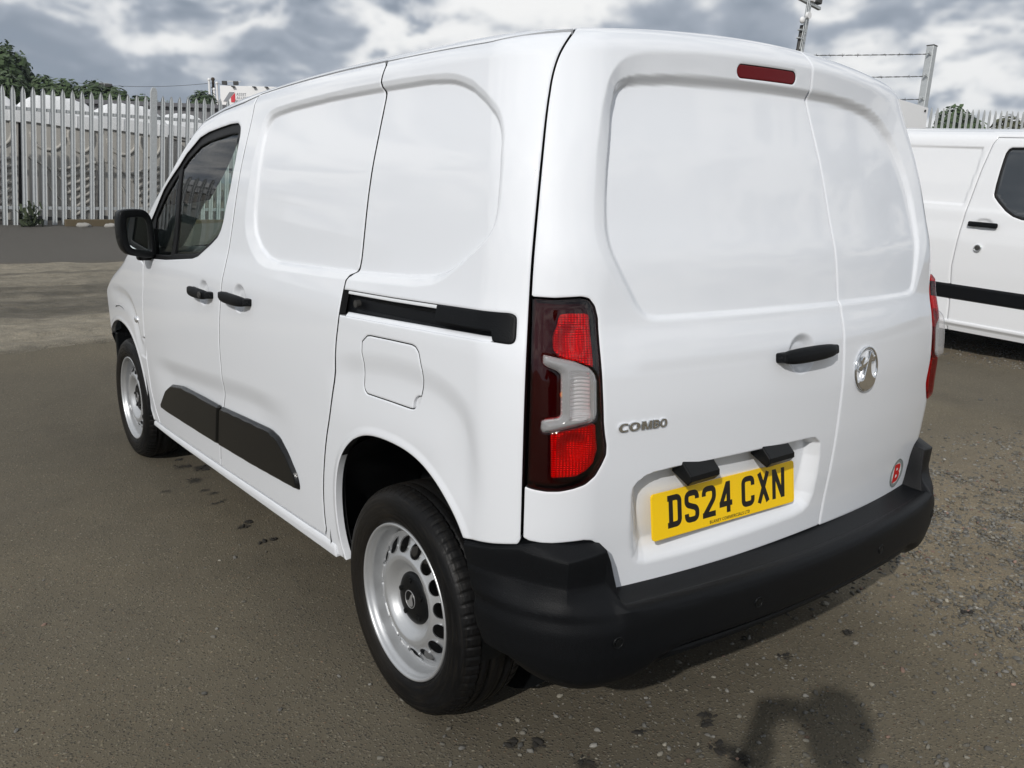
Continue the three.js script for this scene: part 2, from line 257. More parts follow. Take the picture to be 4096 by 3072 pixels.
{ // broken, rutted strip of pale rubble crossing the yard on the left
  const step = .036, P = (x, z) => { const e = sstep(0, .30, -edge(x, z)); return [x, groundY(x, z) + lerp(-.035, .012, sstep(0, .12, -edge(x, z))) + e * (.030 + .05 * fbm(x * .7, z * 2.6, 6, 3) + .022 * fbm(x * 4, z * 7, 2, 4)), z]; };
  const edge = (x, z) => { const w = .30 * fbm(x * .9, z * .4, 3, 4); return max(-11.3 + w - z, z + 6.42 + w + .05 * x, -4.4 - x, x - 3 + w); };
  const g = sheet({ u0: -4.7, u1: 3.4, v0: -11.8, v1: -6.0, step, P, sd: edge, flange: 0, round: 0, flip: true }), p = g.attributes.position, col = new Float32Array(p.count * 3);
  for (let k = 0; k < p.count; k++) { const x = p.getX(k), z = p.getZ(k), zz = z + .26 * fbm(x * .5 + 5, z * .8, 4, 4) + .05 * x, bd = lineAt(BAND, clamp(zz, -11.6, -6.2)) + .55 * fbm(x * 1.3, z * 4.2, 8, 4), q = (.88 + 1.55 * clamp(bd, 0, 1.25)) * (1 + .5 * fbm(x * 6, z * 11, 5, 4)); col.set([q * 1.02, q * .985, q * .87], k * 3); }
  g.setAttribute('color', new THREE.BufferAttribute(col, 3)); struct('rubble_strip', g, new THREE.MeshStandardMaterial({ map: texAgg, bumpMap: texAggH, bumpScale: .012, roughness: .95, vertexColors: true, side: THREE.DoubleSide }));
}

// ------------------------------------------------------------------ the white van: one smooth skin, cut into its panels
class Curve { // monotone cubic through knots
  constructor(x, y) { const n = x.length, h = [], d = [], m = Array(n).fill(0); for (let i = 0; i < n - 1; i++) { h.push(x[i + 1] - x[i]); d.push((y[i + 1] - y[i]) / h[i]); } for (let i = 1; i < n - 1; i++) if (d[i - 1] * d[i] > 0) { const a = 2 * h[i] + h[i - 1], b = h[i] + 2 * h[i - 1]; m[i] = (a + b) / (a / d[i - 1] + b / d[i]); } m[0] = d[0]; m[n - 1] = d[n - 2]; this.x = x; this.y = y; this.h = h; this.m = m; this.n = n; }
  at(v) { const { x, y, h, m, n } = this; if (v <= x[0]) return y[0] + (v - x[0]) * m[0]; if (v >= x[n - 1]) return y[n - 1] + (v - x[n - 1]) * m[n - 1]; let i = 0; while (v > x[i + 1]) i++; const t = (v - x[i]) / h[i], a = t * t, b = a * t; return (2 * b - 3 * a + 1) * y[i] + (b - 2 * a + t) * h[i] * m[i] + (3 * a - 2 * b) * y[i + 1] + (b - a) * h[i] * m[i + 1]; }
}
const cW = new Curve([.2, .45, .7, .9, 1.05, 1.2, 1.45, 1.7, 1.9], [.865, .89, .905, .91, .906, .8809, .8485, .7852, .7452]);
const cH = new Curve([-4.45, -4.25, -3.9, -3.45, -3.0, -2.75, -2.4, -1.9, -1.3, -.8, -.3, 0], [.55, .80, .98, 1.1307, 1.3928, 1.5329, 1.7409, 1.7934, 1.8130, 1.8158, 1.8022, 1.7822]);
const cR = new Curve([.4, .52, .598, .695, .815, .918, 1.018, 1.067, 1.139, 1.26, 1.3655, 1.508, 1.6155, 1.70, 1.745, 1.79, 1.9], [-.113, -.107, -.1015, -.0915, -.0845, -.083, -.0895, -.098, -.114, -.126, -.152, -.189, -.224, -.252, -.266, -.283, -.33]);
const rmax = (a, b, r) => { const p = max(a + r, 0), q = max(b + r, 0); return sqrt(p * p + q * q) + min(max(a + r, b + r), 0) - r; };
function F(x, y, z) {
  const ax = abs(x), tz = z > -1.2 ? .01711 * (z + 1.2) * (z + 1.2) : z < -2.6 ? .03 * (z + 2.6) * (z + 2.6) : 0;
  const a = ax - (cW.at(y) - tz), b = z - (cR.at(y) - .1308 * x * x), f = -4.345 + .19 * x * x - z;
  const hz = cH.at(z), sl = (cH.at(z + .001) - hz) * 1000, c = (y - (hz - .0956 * x * x)) / sqrt(1 + sl * sl);
  return rmax(rmax(rmax(a, b, .1776), f, .25), c, .0545);
}
const LC = .45, LV = .3, QP = PI / 2;
function vanRay(s, v) { // where on the van: s runs along its outline (left side, rear, right side), v up it
  let ox = -.6, oz, dx, dz;
  if (s < -4.05) { ox = -.6 - 4.05 - s; oz = -4.15; dx = 0; dz = -1; }
  else if (s < -3.6) { const t = (-3.6 - s) / LC * QP; oz = -4.15; dx = -cos(t); dz = -sin(t); }
  else if (s <= 0) { oz = s - .55; dx = -1; dz = 0; }
  else if (s < LC) { const t = s / LC * QP; oz = -.55; dx = -cos(t); dz = sin(t); }
  else if (s <= LC + 1.2) { ox = s - LC - .6; oz = -.55; dx = 0; dz = 1; }
  else if (s < 2.1) { const t = (s - 1.65) / LC * QP; ox = .6; oz = -.55; dx = sin(t); dz = cos(t); }
  else { ox = .6; oz = -.55 - (s - 2.1); dx = 1; dz = 0; }
  const yc = min(1.62, cH.at(oz) - .16);
  if (v <= yc) return [ox, v, oz, dx, 0, dz];
  const f = min((v - yc) / LV, 1) * QP, cf = cos(f), sf = sin(f);
  return [ox, yc, oz, dx * cf, sf, dz * cf];
}
const vEnd = s => min(1.62, cH.at(clamp(s - .55, -4.15, -.55)) - .16) + LV;
function skin(s, v) {
  const r = vanRay(s, v); let t = .12;
  for (let i = 0; i < 40; i++) { const f = F(r[0] + r[3] * t, r[1] + r[4] * t, r[2] + r[5] * t); t -= f; if (abs(f) < 2e-6) break; }
  return [r[0] + r[3] * t, r[1] + r[4] * t, r[2] + r[5] * t];
}
function skinN(p) { const e = 1e-4, x = F(p[0] + e, p[1], p[2]) - F(p[0] - e, p[1], p[2]), y = F(p[0], p[1] + e, p[2]) - F(p[0], p[1] - e, p[2]), z = F(p[0], p[1], p[2] + e) - F(p[0], p[1], p[2] - e), l = hypot(x, y, z); return [x / l, y / l, z / l]; }
const off = (emb) => (s, v) => { const p = skin(s, v), e = typeof emb === 'number' ? emb : emb(s, v); if (!e) return p; const n = skinN(p); return [p[0] + n[0] * e, p[1] + n[1] * e, p[2] + n[2] * e]; };
const onVan = (s, v, o = 0) => { const p = skin(s, v), n = skinN(p); return { p: new THREE.Vector3(p[0] + n[0] * o, p[1] + n[1] * o, p[2] + n[2] * o), n: new THREE.Vector3(...n) }; };
// outlines, in metres along and up the skin
const gapRear = openSmooth([[.50, 1.83], [.435, 1.79], [.381, 1.744], [.343, 1.716], [.316, 1.689], [.3, 1.661], [.288, 1.626], [.278, 1.566], [.27, 1.484], [.264, 1.403], [.259, 1.322], [.256, 1.261], [.2545, 1.2], [.2535, 1.128], [.2525, 1.044], [.252, .957], [.252, .851], [.252, .779], [.252, .699], [.252, .654]], 2);
const slideRear = openSmooth([[-.455, 1.751], [-.432, 1.736], [-.427, 1.713], [-.430, 1.69], [-.424, 1.670], [-.415, 1.659], [-.413, 1.615], [-.407, 1.534], [-.407, 1.452], [-.411, 1.36], [-.413, 1.288], [-.414, 1.206], [-.430, 1.187], [-.456, 1.172], [-.461, 1.128], [-.463, 1.09], [-.472, 1.036], [-.481, .997], [-.487, .941], [-.493, .891], [-.516, .821], [-.536, .76], [-.568, .685], [-.602, .576], [-.621, .494], [-.628, .414], [-.626, .372], [-.642, .349]], 1);
const slideTop = [[-.459, 1.751], [-.68, 1.752], [-.94, 1.746], [-1.17, 1.738], [-1.33, 1.728]];
const seamFS = openSmooth([[-1.322, 1.70], [-1.320, 1.65], [-1.319, 1.569], [-1.326, 1.453], [-1.352, 1.317], [-1.375, 1.197], [-1.390, 1.116], [-1.408, 1.051], [-1.418, 1.0], [-1.439, .905], [-1.452, .808], [-1.450, .75], [-1.452, .70], [-1.467, .638], [-1.492, .582], [-1.56, .415], [-1.60, .308]], 2);
const doorFront = [[-2.447, 1.06], [-2.462, .95], [-2.487, .885], [-2.515, .782], [-2.531, .654], [-2.534, .55], [-2.531, .446], [-2.504, .351], [-2.46, .287]];
const doorTop = [[-1.33, 1.724], [-1.45, 1.705], [-1.65, 1.69], [-1.85, 1.658], [-2.0, 1.575], [-2.15, 1.48], [-2.3, 1.378], [-2.45, 1.27], [-2.6, 1.16], [-2.63, 1.10]];
const sillTop = [[-.642, .349], [-.75, .343], [-1.0, .335], [-1.3, .325], [-1.6, .314], [-2.09, .299], [-2.46, .287], [-2.57, .283]];
const winOut = [[-1.445, 1.632], [-1.412, 1.616], [-1.399, 1.59], [-1.394, 1.55], [-1.392, 1.489], [-1.408, 1.407], [-1.435, 1.347], [-1.458, 1.281], [-1.476, 1.252], [-1.506, 1.224], [-1.566, 1.196], [-1.644, 1.164], [-1.699, 1.141], [-1.76, 1.128], [-2.095, 1.099], [-2.44, 1.082], [-2.50, 1.095], [-2.505, 1.125], [-2.43, 1.225], [-2.33, 1.30], [-2.217, 1.383], [-2.04, 1.485], [-1.968, 1.535], [-1.842, 1.594], [-1.748, 1.612], [-1.627, 1.624], [-1.524, 1.632]];
const recIn = [[-1.114, 1.642], [-1.165, 1.632], [-1.183, 1.601], [-1.18, 1.509], [-1.178, 1.416], [-1.18, 1.322], [-1.164, 1.267], [-1.103, 1.218], [-1.026, 1.19], [-.949, 1.181], [-.886, 1.182], [-.699, 1.186], [-.406, 1.194], [-.147, 1.206], [-.04, 1.216], [.019, 1.233], [.078, 1.264], [.131, 1.298], [.16, 1.329], [.169, 1.367], [.169, 1.442], [.163, 1.525], [.154, 1.55], [.135, 1.574], [.074, 1.607], [-.011, 1.637], [-.057, 1.652], [-.101, 1.661], [-.197, 1.667], [-.437, 1.666], [-.729, 1.662], [-1.005, 1.651]];
const recOut = [[-1.12, 1.666], [-1.178, 1.656], [-1.206, 1.628], [-1.216, 1.565], [-1.226, 1.472], [-1.240, 1.358], [-1.246, 1.29], [-1.227, 1.245], [-1.169, 1.195], [-1.086, 1.158], [-1.022, 1.149], [-.94, 1.149], [-.83, 1.153], [-.562, 1.160], [-.396, 1.165], [-.097, 1.178], [-.02, 1.192], [.03, 1.215], [.095, 1.255], [.155, 1.30], [.179, 1.33], [.187, 1.376], [.187, 1.463], [.182, 1.533], [.17, 1.569], [.148, 1.596], [.09, 1.628], [-.005, 1.662], [-.065, 1.679], [-.115, 1.686], [-.3, 1.69], [-.6, 1.688], [-.9, 1.678]];
const flapO = [[-.331, 1.013], [-.304, 1.032], [-.286, 1.035], [-.182, 1.039], [-.084, 1.042], [-.066, 1.039], [-.052, 1.028], [-.044, 1.009], [-.036, .985], [-.035, .963], [-.04, .942], [-.047, .919], [-.06, .895], [-.078, .881], [-.091, .879], [-.19, .877], [-.312, .873], [-.327, .881], [-.332, .895], [-.329, .927], [-.326, .956], [-.332, .985]];
const slotO = [[-.458, 1.139], [-.206, 1.144], [.004, 1.150], [.222, 1.157], [.231, 1.152], [.233, 1.145], [.233, 1.103], [.229, 1.094], [.222, 1.091], [.195, 1.092], [.059, 1.086], [-.187, 1.077], [-.466, 1.067]];
const coverO = [[.004, 1.149], [.221, 1.156], [.2305, 1.150], [.232, 1.144], [.232, 1.104], [.228, 1.095], [.222, 1.092], [.198, 1.0925], [.190, 1.095], [.186, 1.114], [.007, 1.109]];
const archRear = [[-.505, .2], [-.490, .316], [-.517, .376], [-.526, .459], [-.518, .539], [-.492, .618], [-.452, .676], [-.392, .724], [-.331, .752], [-.263, .766], [-.178, .770], [-.099, .766], [-.035, .751], [.017, .726], [.065, .689], [.102, .650], [.124, .612]];
const archFront = [[-2.574, .2], [-2.578, .283], [-2.604, .33], [-2.628, .41], [-2.654, .507], [-2.692, .582], [-2.752, .641], [-2.829, .682], [-2.934, .704], [-3.055, .710], [-3.166, .702], [-3.3, .668], [-3.39, .628], [-3.45, .55], [-3.48, .42], [-3.47, .2]];
const lampO = [[.2575, 1.191], [.294, 1.190], [.338, 1.194], [.349, 1.191], [.358, 1.176], [.363, 1.151], [.364, 1.088], [.367, 1.002], [.370, .928], [.373, .9], [.377, .875], [.377, .854], [.370, .833], [.360, .81], [.345, .793], [.328, .785], [.308, .779], [.288, .778], [.269, .781], [.2575, .785]];
const clearO = [[.277, 1.076], [.323, 1.063], [.344, 1.05], [.354, 1.037], [.358, 1.024], [.359, .953], [.356, .94], [.349, .935], [.316, .923], [.292, .913], [.28, .912], [.276, .921], [.277, .937], [.282, .941], [.301, .945], [.304, .952], [.303, 1.036], [.298, 1.043], [.282, 1.052], [.277, 1.058]];
const red1O = [[.318, 1.162], [.347, 1.162], [.352, 1.157], [.356, 1.050], [.31, 1.072], [.294, 1.083], [.292, 1.092], [.296, 1.123], [.303, 1.159]];
const red2O = [[.291, .908], [.360, .926], [.365, .868], [.360, .838], [.348, .821], [.332, .809], [.294, .805]];
const paneIn = [[.461, 1.619], [.468, 1.63], [.487, 1.640], [.521, 1.647], [.642, 1.6535], [.768, 1.655], [.908, 1.656], [1.113, 1.657], [1.267, 1.657], [1.386, 1.652], [1.473, 1.645], [1.545, 1.629], [1.59, 1.605], [1.622, 1.559], [1.645, 1.508], [1.664, 1.431], [1.668, 1.352], [1.662, 1.30], [1.642, 1.234], [1.615, 1.172], [1.60, 1.158], [1.56, 1.153], [1.135, 1.152], [.891, 1.153], [.622, 1.152], [.50, 1.152], [.470, 1.156], [.453, 1.172], [.427, 1.234], [.406, 1.288], [.400, 1.325], [.401, 1.358], [.406, 1.407], [.416, 1.468], [.431, 1.53], [.446, 1.589]];
const paneOut = [[.365, 1.405], [.379, 1.507], [.399, 1.58], [.417, 1.625], [.438, 1.650], [.472, 1.676], [.507, 1.689], [.564, 1.697], [.721, 1.702], [.914, 1.704], [1.145, 1.705], [1.353, 1.704], [1.507, 1.697], [1.594, 1.683], [1.647, 1.653], [1.692, 1.579], [1.715, 1.501], [1.722, 1.421], [1.72, 1.341], [1.71, 1.289], [1.683, 1.232], [1.64, 1.154], [1.60, 1.138], [1.135, 1.134], [.89, 1.136], [.622, 1.134], [.49, 1.134], [.453, 1.142], [.425, 1.175], [.387, 1.24], [.367, 1.288], [.361, 1.335]];
const plateRec = [[1.056, .798], [1.03, .802], [.827, .803], [.557, .801], [.486, .797], [.458, .791], [.442, .780], [.434, .766], [.432, .748], [.433, .702], [.436, .644], [.440, .609], [.448, .583], [.465, .567], [.49, .560], [.626, .561], [.882, .570], [1.013, .575], [1.058, .581], [1.086, .597], [1.097, .63], [1.096, .689], [1.091, .742], [1.081, .782]];
const doorLow = [[.252, .659], [.263, .652], [.283, .649], [.301, .649], [.328, .652], [.352, .654], [.365, .651], [.376, .641], [.382, .626], [.385, .6], [.388, .559], [.391, .532], [.395, .519], [.402, .512], [.413, .510], [.475, .511], [.759, .515], [1.0, .519], [1.155, .521]];
const mould1 = [[-2.12, .553], [-2.221, .512], [-2.353, .416], [-2.343, .392], [-2.252, .393], [-1.92, .402], [-1.568, .412], [-1.496, .588], [-1.70, .585], [-1.957, .577]];
const mould2 = [[-1.486, .589], [-1.557, .413], [-1.2, .427], [-.805, .450], [-.791, .463], [-.8, .502], [-.863, .565], [-.928, .603], [-1.002, .614], [-1.25, .602]];
const sd = Object.fromEntries(Object.entries({ recIn, recOut, flapO, slotO, coverO, lampO, clearO, red1O, red2O, paneIn, paneOut, plateRec, winOut, mould1, mould2 }).map(([k, p]) => [k, sdf(softOutline(p, /rec|pane/.test(k) ? 3 : 2, /rec|pane/.test(k) ? .06 : /mould/.test(k) ? .05 : /win|slot/.test(k) ? .022 : .008))]));
// the pressed shapes of the panels
const crease1 = new Curve([-2.5, -2.211, -1.682, -1.1, -.85, -.6], [.64, .664, .702, .742, .748, .75]);
const blister = openSmooth([[-.62, .93], [-.464, .966], [-.321, .994], [-.181, 1.008], [-.048, 1.008], [.046, .997], [.108, .975], [.149, .947], [.185, .90], [.21, .84]]);
const polyD = (pts, x, y) => { let d = 9; for (let i = 0; i < pts.length - 1; i++) { const a = pts[i], b = pts[i + 1], ex = b[0] - a[0], ey = b[1] - a[1], t = clamp(((x - a[0]) * ex + (y - a[1]) * ey) / (ex * ex + ey * ey)); d = min(d, hypot(x - a[0] - ex * t, y - a[1] - ey * t)); } return d; };
const archDist = (arch, cx, cy) => { const f = sdf(arch); return f; };
const dArchR = sdf([...openSmooth(archRear, 2), [.15, .4], [.12, .2]]), dArchF = sdf(openSmooth(archFront, 2));
const bump = (d, a, b) => d <= 0 ? 0 : sstep(0, a, d) * (1 - sstep(a, b, d));
const cup = (s, v, cs, cv, rs, rv, depth) => { const q = hypot((s - cs) / rs, (v - cv) / rv); return q < 1 ? -depth * (1 - sstep(.55, 1, q)) : 0; };
const wingArc = openSmooth([[-3.55, .80], [-3.4, .862], [-3.2, .893], [-2.973, .908], [-2.80, .898], [-2.69, .858], [-2.62, .79], [-2.59, .70]]);
const chamfer = (t, i, w) => .60 * (t < .14 ? t * t / .28 : t - .07) / .93 + .40 * sstep(-.25, 1.0, 1 - i / w) * (i < w ? 1 : 0) - (i < w ? .40 * sstep(-.25, 1, 0) * (i / w) : 0);
function embSide(s, v) {
  let e = 0;
  if (v > 1.1 && s > -1.3 && s < .2) { const o = sd.recOut(s, v); if (o < 0) { const i = sd.recIn(s, v), t = i <= 0 ? 1 : -o / (-o + i); e -= .017 * chamfer(t, max(i, 0), .009); } }
  if (v < .80 && s < -.55 && s > -2.6) { const y = crease1.at(s), d = y - v, f = sstep(-2.45, -2.1, s) * (1 - sstep(-1.15, -.75, s)); e -= .0115 * f * bump(d, .085, .25); }
  if (v < 1.02 && v > .5 && s > -.6 && s < .3) { const y = lineAt(blister, clamp(s, -.61, .2)); if (v < y) { const d = polyD(blister, s, v), f = sstep(-.56, -.38, s) * (1 - sstep(.12, .19, s)); e -= .0085 * f * bump(d, .07, .22) * sstep(.62, .75, v + s * .15 + .06); } }
  if (s > -.6 && s < .2 && v < .84) { const d = dArchR(s, v); if (d < .03) e += .004 * (1 - sstep(.006, .03, d)); }
  if (s < -2.52) { const d = dArchF(s, v); if (d < .03) e += .004 * (1 - sstep(.006, .03, d)); if (v < .92 && v > .6) { const q = polyD(wingArc, s, v), y = lineAt(wingArc, clamp(s, -3.55, -2.59)); if (v < y) e -= .007 * bump(q, .045, .13) * sstep(-3.32, -3.0, s); } }
  e += cup(s, v, -1.603, 1.012, .062, .050, .016) + cup(s, v, -1.228, 1.030, .066, .052, .016);
  return e;
}
function embRear(s, v) {
  let e = 0;
  if (v > 1.1) { const o = sd.paneOut(s, v); if (o < 0) { const i = sd.paneIn(s, v), t = i <= 0 ? 1 : -o / (-o + i), D = v < 1.26 ? lerp(.007, .016, clamp((v - 1.14) / .12)) : lerp(.016, .036, clamp((v - 1.26) / .39)); e -= D * chamfer(t, max(i, 0), .012); } }
  if (v < .82 && v > .5 && s > .4 && s < 1.12) { const d = -sd.plateRec(s, v); if (d > 0) { const k = clamp((.80 - v) / .2), w = lerp(.010, .055, k); e -= lerp(.038, .034, sstep(.15, 1, k)) * sstep(0, w * 1.15, d); } }
  if (v > .98 && v < 1.15 && s > .38) { const y = 1.038 + .012 * sstep(1.3, 1.6, s), x0 = .40, q = v - y; if (s > x0 && s < 1.70) e += .0022 * sstep(-.012, .022, q) * (1 - sstep(.05, .10, q)) * sstep(x0, x0 + .06, s) * (1 - sstep(1.60, 1.70, s)); }
  e += cup(s, v, .967, 1.030, .060, .052, .016);
  return e;
}
const van = thing('panel_van', 'large white panel van in the foreground with a yellow rear number plate', 'van');
const PS = off(embSide), PR = off(embRear), G2 = .0022;
const edged = (m, geo, mir) => { if (geo.userData.edge) part('edge_seal', mir ? mirrorX(geo.userData.edge) : geo.userData.edge, M.dark, m); return m; };
const both = (name, geo, mat, label) => { const a = edged(part(name, geo, mat, van, label), geo); const b = edged(part(name, mirrorX(geo), mat, van, label), geo, true); return [a, b]; };
// side panels
const quarterSD = sdf([...slideRear, [-.60, .305], ...openSmooth(archRear.slice(1), 2), [.20, .628], [.247, .640], [.252, .654], ...gapRear.slice(0, -1).reverse().filter(p => p[1] < 1.745), [.2, 1.7505]]);
const quarter = sheet({ u0: -.66, u1: .40, v0: .29, v1: 1.76, step: .0045, stepV: .0034, P: PS, sd: (s, v) => max(quarterSD(s, v) + (s < -.38 ? .0035 : .0026), -sd.slotO(s, v), -sd.flapO(s, v) + G2 * .6), flange: .02, darkEdge: (s, v) => v > .66 && sd.slotO(s, v) > .006 || v < .7 && s < -.56 });
both('quarter_panel', quarter, M.paint);
const flapN = (s, v) => hypot(s + .052, v - .889) - .030;
const flap = sheet({ u0: -.35, u1: -.02, v0: .86, v1: 1.06, step: .004, P: PS, sd: (s, v) => max(sd.flapO(s, v) + G2 * .8, -flapN(s, v)), flange: .012, darkEdge: (s, v) => flapN(s, v) > .004 });
edged(part('fuel_flap', flap, M.paint, van), flap);
part('fuel_recess', sheet({ u0: -.34, u1: -.03, v0: .865, v1: 1.05, step: .012, P: off(-.017), sd: (s, v) => sd.flapO(s, v) - .004, flange: 0 }), M.paint, van);
const slideSD = sdf([...slideTop, ...seamFS, [-1.61, .313], ...sillTop.slice(0, 5).reverse(), ...slideRear.slice(0, -1).reverse()]);
both('sliding_door', sheet({ u0: -1.64, u1: -.39, v0: .29, v1: 1.76, step: .0048, stepV: .0036, P: PS, sd: (s, v) => slideSD(s, v) + (s > -1.2 ? .0035 : .0024), flange: .02, darkEdge: (s, v) => v > .36 }), M.paint);
const doorSD = sdf([...doorTop, ...doorFront, ...sillTop.slice(4, 7).reverse(), ...seamFS.slice().reverse()]);
const doorGeo = sheet({ u0: -2.66, u1: -1.30, v0: .27, v1: 1.74, step: .007, P: PS, sd: (s, v) => max(doorSD(s, v) + .0024, -sd.winOut(s, v)), flange: .022, darkEdge: (s, v) => v > .34 });
const [doorL, doorR] = both('front_door', doorGeo, M.paint);
const wingSD = sdf([[-2.63, 1.10], [-2.6, 1.16], [-2.7, 1.165], [-2.9, 1.14], [-3.3, 1.05], [-3.6, .96], [-3.85, .92], [-4.2, .90], [-4.2, .62], [-3.63, .585], [-3.455, .592], ...openSmooth(archFront.slice(1, -3), 2).reverse(), ...doorFront.slice().reverse()]);
both('front_wing', sheet({ u0: -4.2, u1: -2.44, v0: .25, v1: 1.2, step: .009, P: PS, sd: (s, v) => max(wingSD(s, v) + G2 * .8, -dArchF(s, v)), flange: .02 }), M.paint);
both('sill', sheet({ u0: -2.60, u1: -.50, v0: .2, v1: .36, step: .006, P: off((s, v) => .003 + .004 * sstep(.0, .02, lineAt(sillTop, clamp(s, -2.57, -.642)) - v)), sd: (s, v) => max(v - lineAt(sillTop, clamp(s, -2.57, -.645)) + .002, -(v - lerp(.256, .305, (s + 2.57) / 2.06)), s + .562, -2.575 - s), flange: .06, round: .004 }), M.paint);
// roof: rounded edges and the middle
{
  const vTop = s => s > .2 ? 1.7505 : s > -1.33 ? (s > -.459 ? 1.7505 : lineAt(slideTop, s)) : s > -2.63 ? lineAt(doorTop, s) : lineAt([[-2.63, 1.165], [-2.9, 1.14], [-3.3, 1.05], [-3.6, .96], [-3.85, .92]], s);
  const edge = sheet({ u0: -2.66, u1: .45, v0: 1.0, v1: 1.92, step: .011, P: off(0), sd: (s, v) => max(vTop(s) - v + (s < -.45 ? G2 : 0), v - vEnd(s), s > .2 ? -1 : -1, s > .25 ? s - lineAt([[1.74, .375], [1.79, .43], [1.83, .5], [1.95, .62]], v) + G2 : -1), flange: .012, round: 0 });
  const rear = sheet({ u0: .42, u1: 1.68, v0: 1.8, v1: 1.92, step: .012, P: off(0), sd: (s, v) => max(1.834 - v, v - 1.92), flange: .012, round: 0 });
  const mid = sheet({ u0: -.606, u1: .606, v0: -2.46, v1: -.545, step: .03, P: (x, z) => [x, cH.at(z) - .0956 * x * x, z], flip: true, sd: () => -1, flange: 0 });
  part('roof', [edge, mirrorX(edge), rear, mid], M.paint, van);
  part('windscreen', sheet({ u0: -.606, u1: .606, v0: -3.45, v1: -2.46, step: .04, P: (x, z) => [x, cH.at(z) - .0956 * x * x, z], flip: true, flange: 0 }), M.glass, van);
  const hood = sheet({ u0: -.606, u1: .606, v0: -4.16, v1: -3.45, step: .03, P: (x, z) => [x, cH.at(z) - .0956 * x * x, z], flip: true, flange: 0 });
  const hoodE = sheet({ u0: -4.06, u1: -2.66, v0: .7, v1: 1.4, step: .015, P: off(0), sd: (s, v) => max(vTop(s) - v + .002, v - vEnd(s)), flange: .01, round: .001 });
  const hoodF = sheet({ u0: -5.25, u1: -4.04, v0: .92, v1: 1.16, step: .02, P: off(0), sd: (s, v) => v - vEnd(s), flange: 0 });
  part('bonnet', [hood, hoodE, mirrorX(hoodE), hoodF], M.paint, van);
}
{ // front end below the bonnet
  const side = sheet({ u0: -4.2, u1: -3.40, v0: .22, v1: .62, step: .012, P: off((s, v) => .003 - .09 * Math.pow(clamp((.60 - v) / .38), 1.1)), sd: (s, v) => max(v - lineAt([[-4.2, .62], [-3.63, .583], [-3.455, .590], [-3.3, .6]], s), -dArchF(s, v), .24 - v), flange: .02 });
  const nose = sheet({ u0: -5.25, u1: -4.19, v0: .24, v1: .92, step: .02, P: off((s, v) => .003 - .09 * Math.pow(clamp((.60 - v) / .38), 1.1)), flange: 0 });
  part('front_bumper', [side, mirrorX(side), nose], M.black, van);
}
// dark body shell behind the gaps, floor, wheel housings
{
  const shell = sheet({ u0: -2.6, u1: .45, v0: .27, v1: 1.90, step: .03, P: off(s => s > .05 ? -.075 : -.03), sd: (s, v) => max(-dArchR(s, v) + .01, -dArchF(s, v) + .01, (s < -.5 ? .325 : .62) - v, s < -1.33 ? -(sd.winOut(s, v) - .01) : -1, s < -2.44 ? v - 1.1 : -1, v - vEnd(s)), flange: 0 });
  const back = sheet({ u0: .44, u1: 1.66, v0: .34, v1: 1.9, step: .05, P: off(-.095), flange: 0 });
  part('inner_shell', [shell, mirrorX(shell), back], M.dark, van);
  part('floor_pan', [box(1.16, .12, 3.9, 0, .36, -2.2), box(1.66, .08, 2.0, 0, .33, -2.12), box(1.2, .14, .25, 0, .40, -.32)], M.dark, van);
  for (const [z, c] of [[-.742, .39], [-3.575, .42]]) for (const s of [-1, 1]) {
    const rows = []; for (let j = 0; j <= 6; j++) { const row = [], x = s * lerp(.885, .58, j / 6); for (let i = 0; i <= 32; i++) { const a = lerp(-.14, PI + (z < -2 ? -.10 : .14), i / 32), rr = c - (j === 6 ? .0 : 0) + .012 * sin(a * 9) * (j > 1 ? 1 : 0); { const zz = z + rr * 1.03 * cos(a); row.push([x - s * (j < 2 ? .095 * sstep(-3.62, -4.02, zz) : 0), .375 + rr * sin(a), zz]); } } rows.push(row); }
    const disc = new THREE.CircleGeometry(c, 32).rotateY(PI / 2).translate(s * .58, .375, z);
    part('wheel_housing', [loft(rows), disc, ...(z < -2 ? [box(.34, .40, .03, s * .66, .40, -3.955, .01)] : [])], M.blackSmooth, van);
  }
}
// sliding-door rail and its cover
part('door_rail', [sheet({ u0: -.475, u1: .24, v0: 1.06, v1: 1.165, step: .02, P: off(-.026), sd: (s, v) => sd.slotO(s, v) - .004, flange: 0 }), sheet({ u0: -.40, u1: .20, v0: 1.075, v1: 1.135, step: .01, P: off(-.018), sd: (s, v) => max(lineAt([[-.4, 1.076], [.2, 1.090]], s) - v, v - lineAt([[-.4, 1.094], [.2, 1.104]], s)), flange: .012, round: .003 }), sheet({ u0: -.42, u1: .1, v0: 1.1, v1: 1.15, step: .01, P: off(-.02), sd: (s, v) => max(lineAt([[-.4, 1.122], [.2, 1.132]], s) - v, v - lineAt([[-.4, 1.134], [.2, 1.144]], s)), flange: .012, round: .003 })], M.black, van);
{ const q = onVan(-.39, 1.108, -.012); part('rail_roller', mv(new THREE.CylinderGeometry(.010, .010, .014, 14).rotateZ(PI / 2), q.p.x, q.p.y, q.p.z), M.steelDark, van); }
part('rail_lip', [sheet({ u0: -.44, u1: .19, v0: 1.06, v1: 1.12, step: .004, P: off((s, v) => -.003 - .7 * max(0, v - lineAt([[-.466, 1.067], [-.187, 1.077], [.059, 1.086], [.2, 1.092]], s))), sd: (s, v) => { const b = lineAt([[-.466, 1.067], [-.187, 1.077], [.059, 1.086], [.2, 1.092]], s); return max(b + .001 - v, v - b - .013, s - .186, -.435 - s); }, flange: .006, round: .001 }), sheet({ u0: -.45, u1: .01, v0: 1.12, v1: 1.16, step: .004, P: off(-.006), sd: (s, v) => { const b = lineAt([[-.458, 1.139], [-.206, 1.144], [.004, 1.150]], s); return max(v - b + .002, b - .010 - v, s - .003, -.44 - s); }, flange: .006, round: .001 })], M.paint, van);
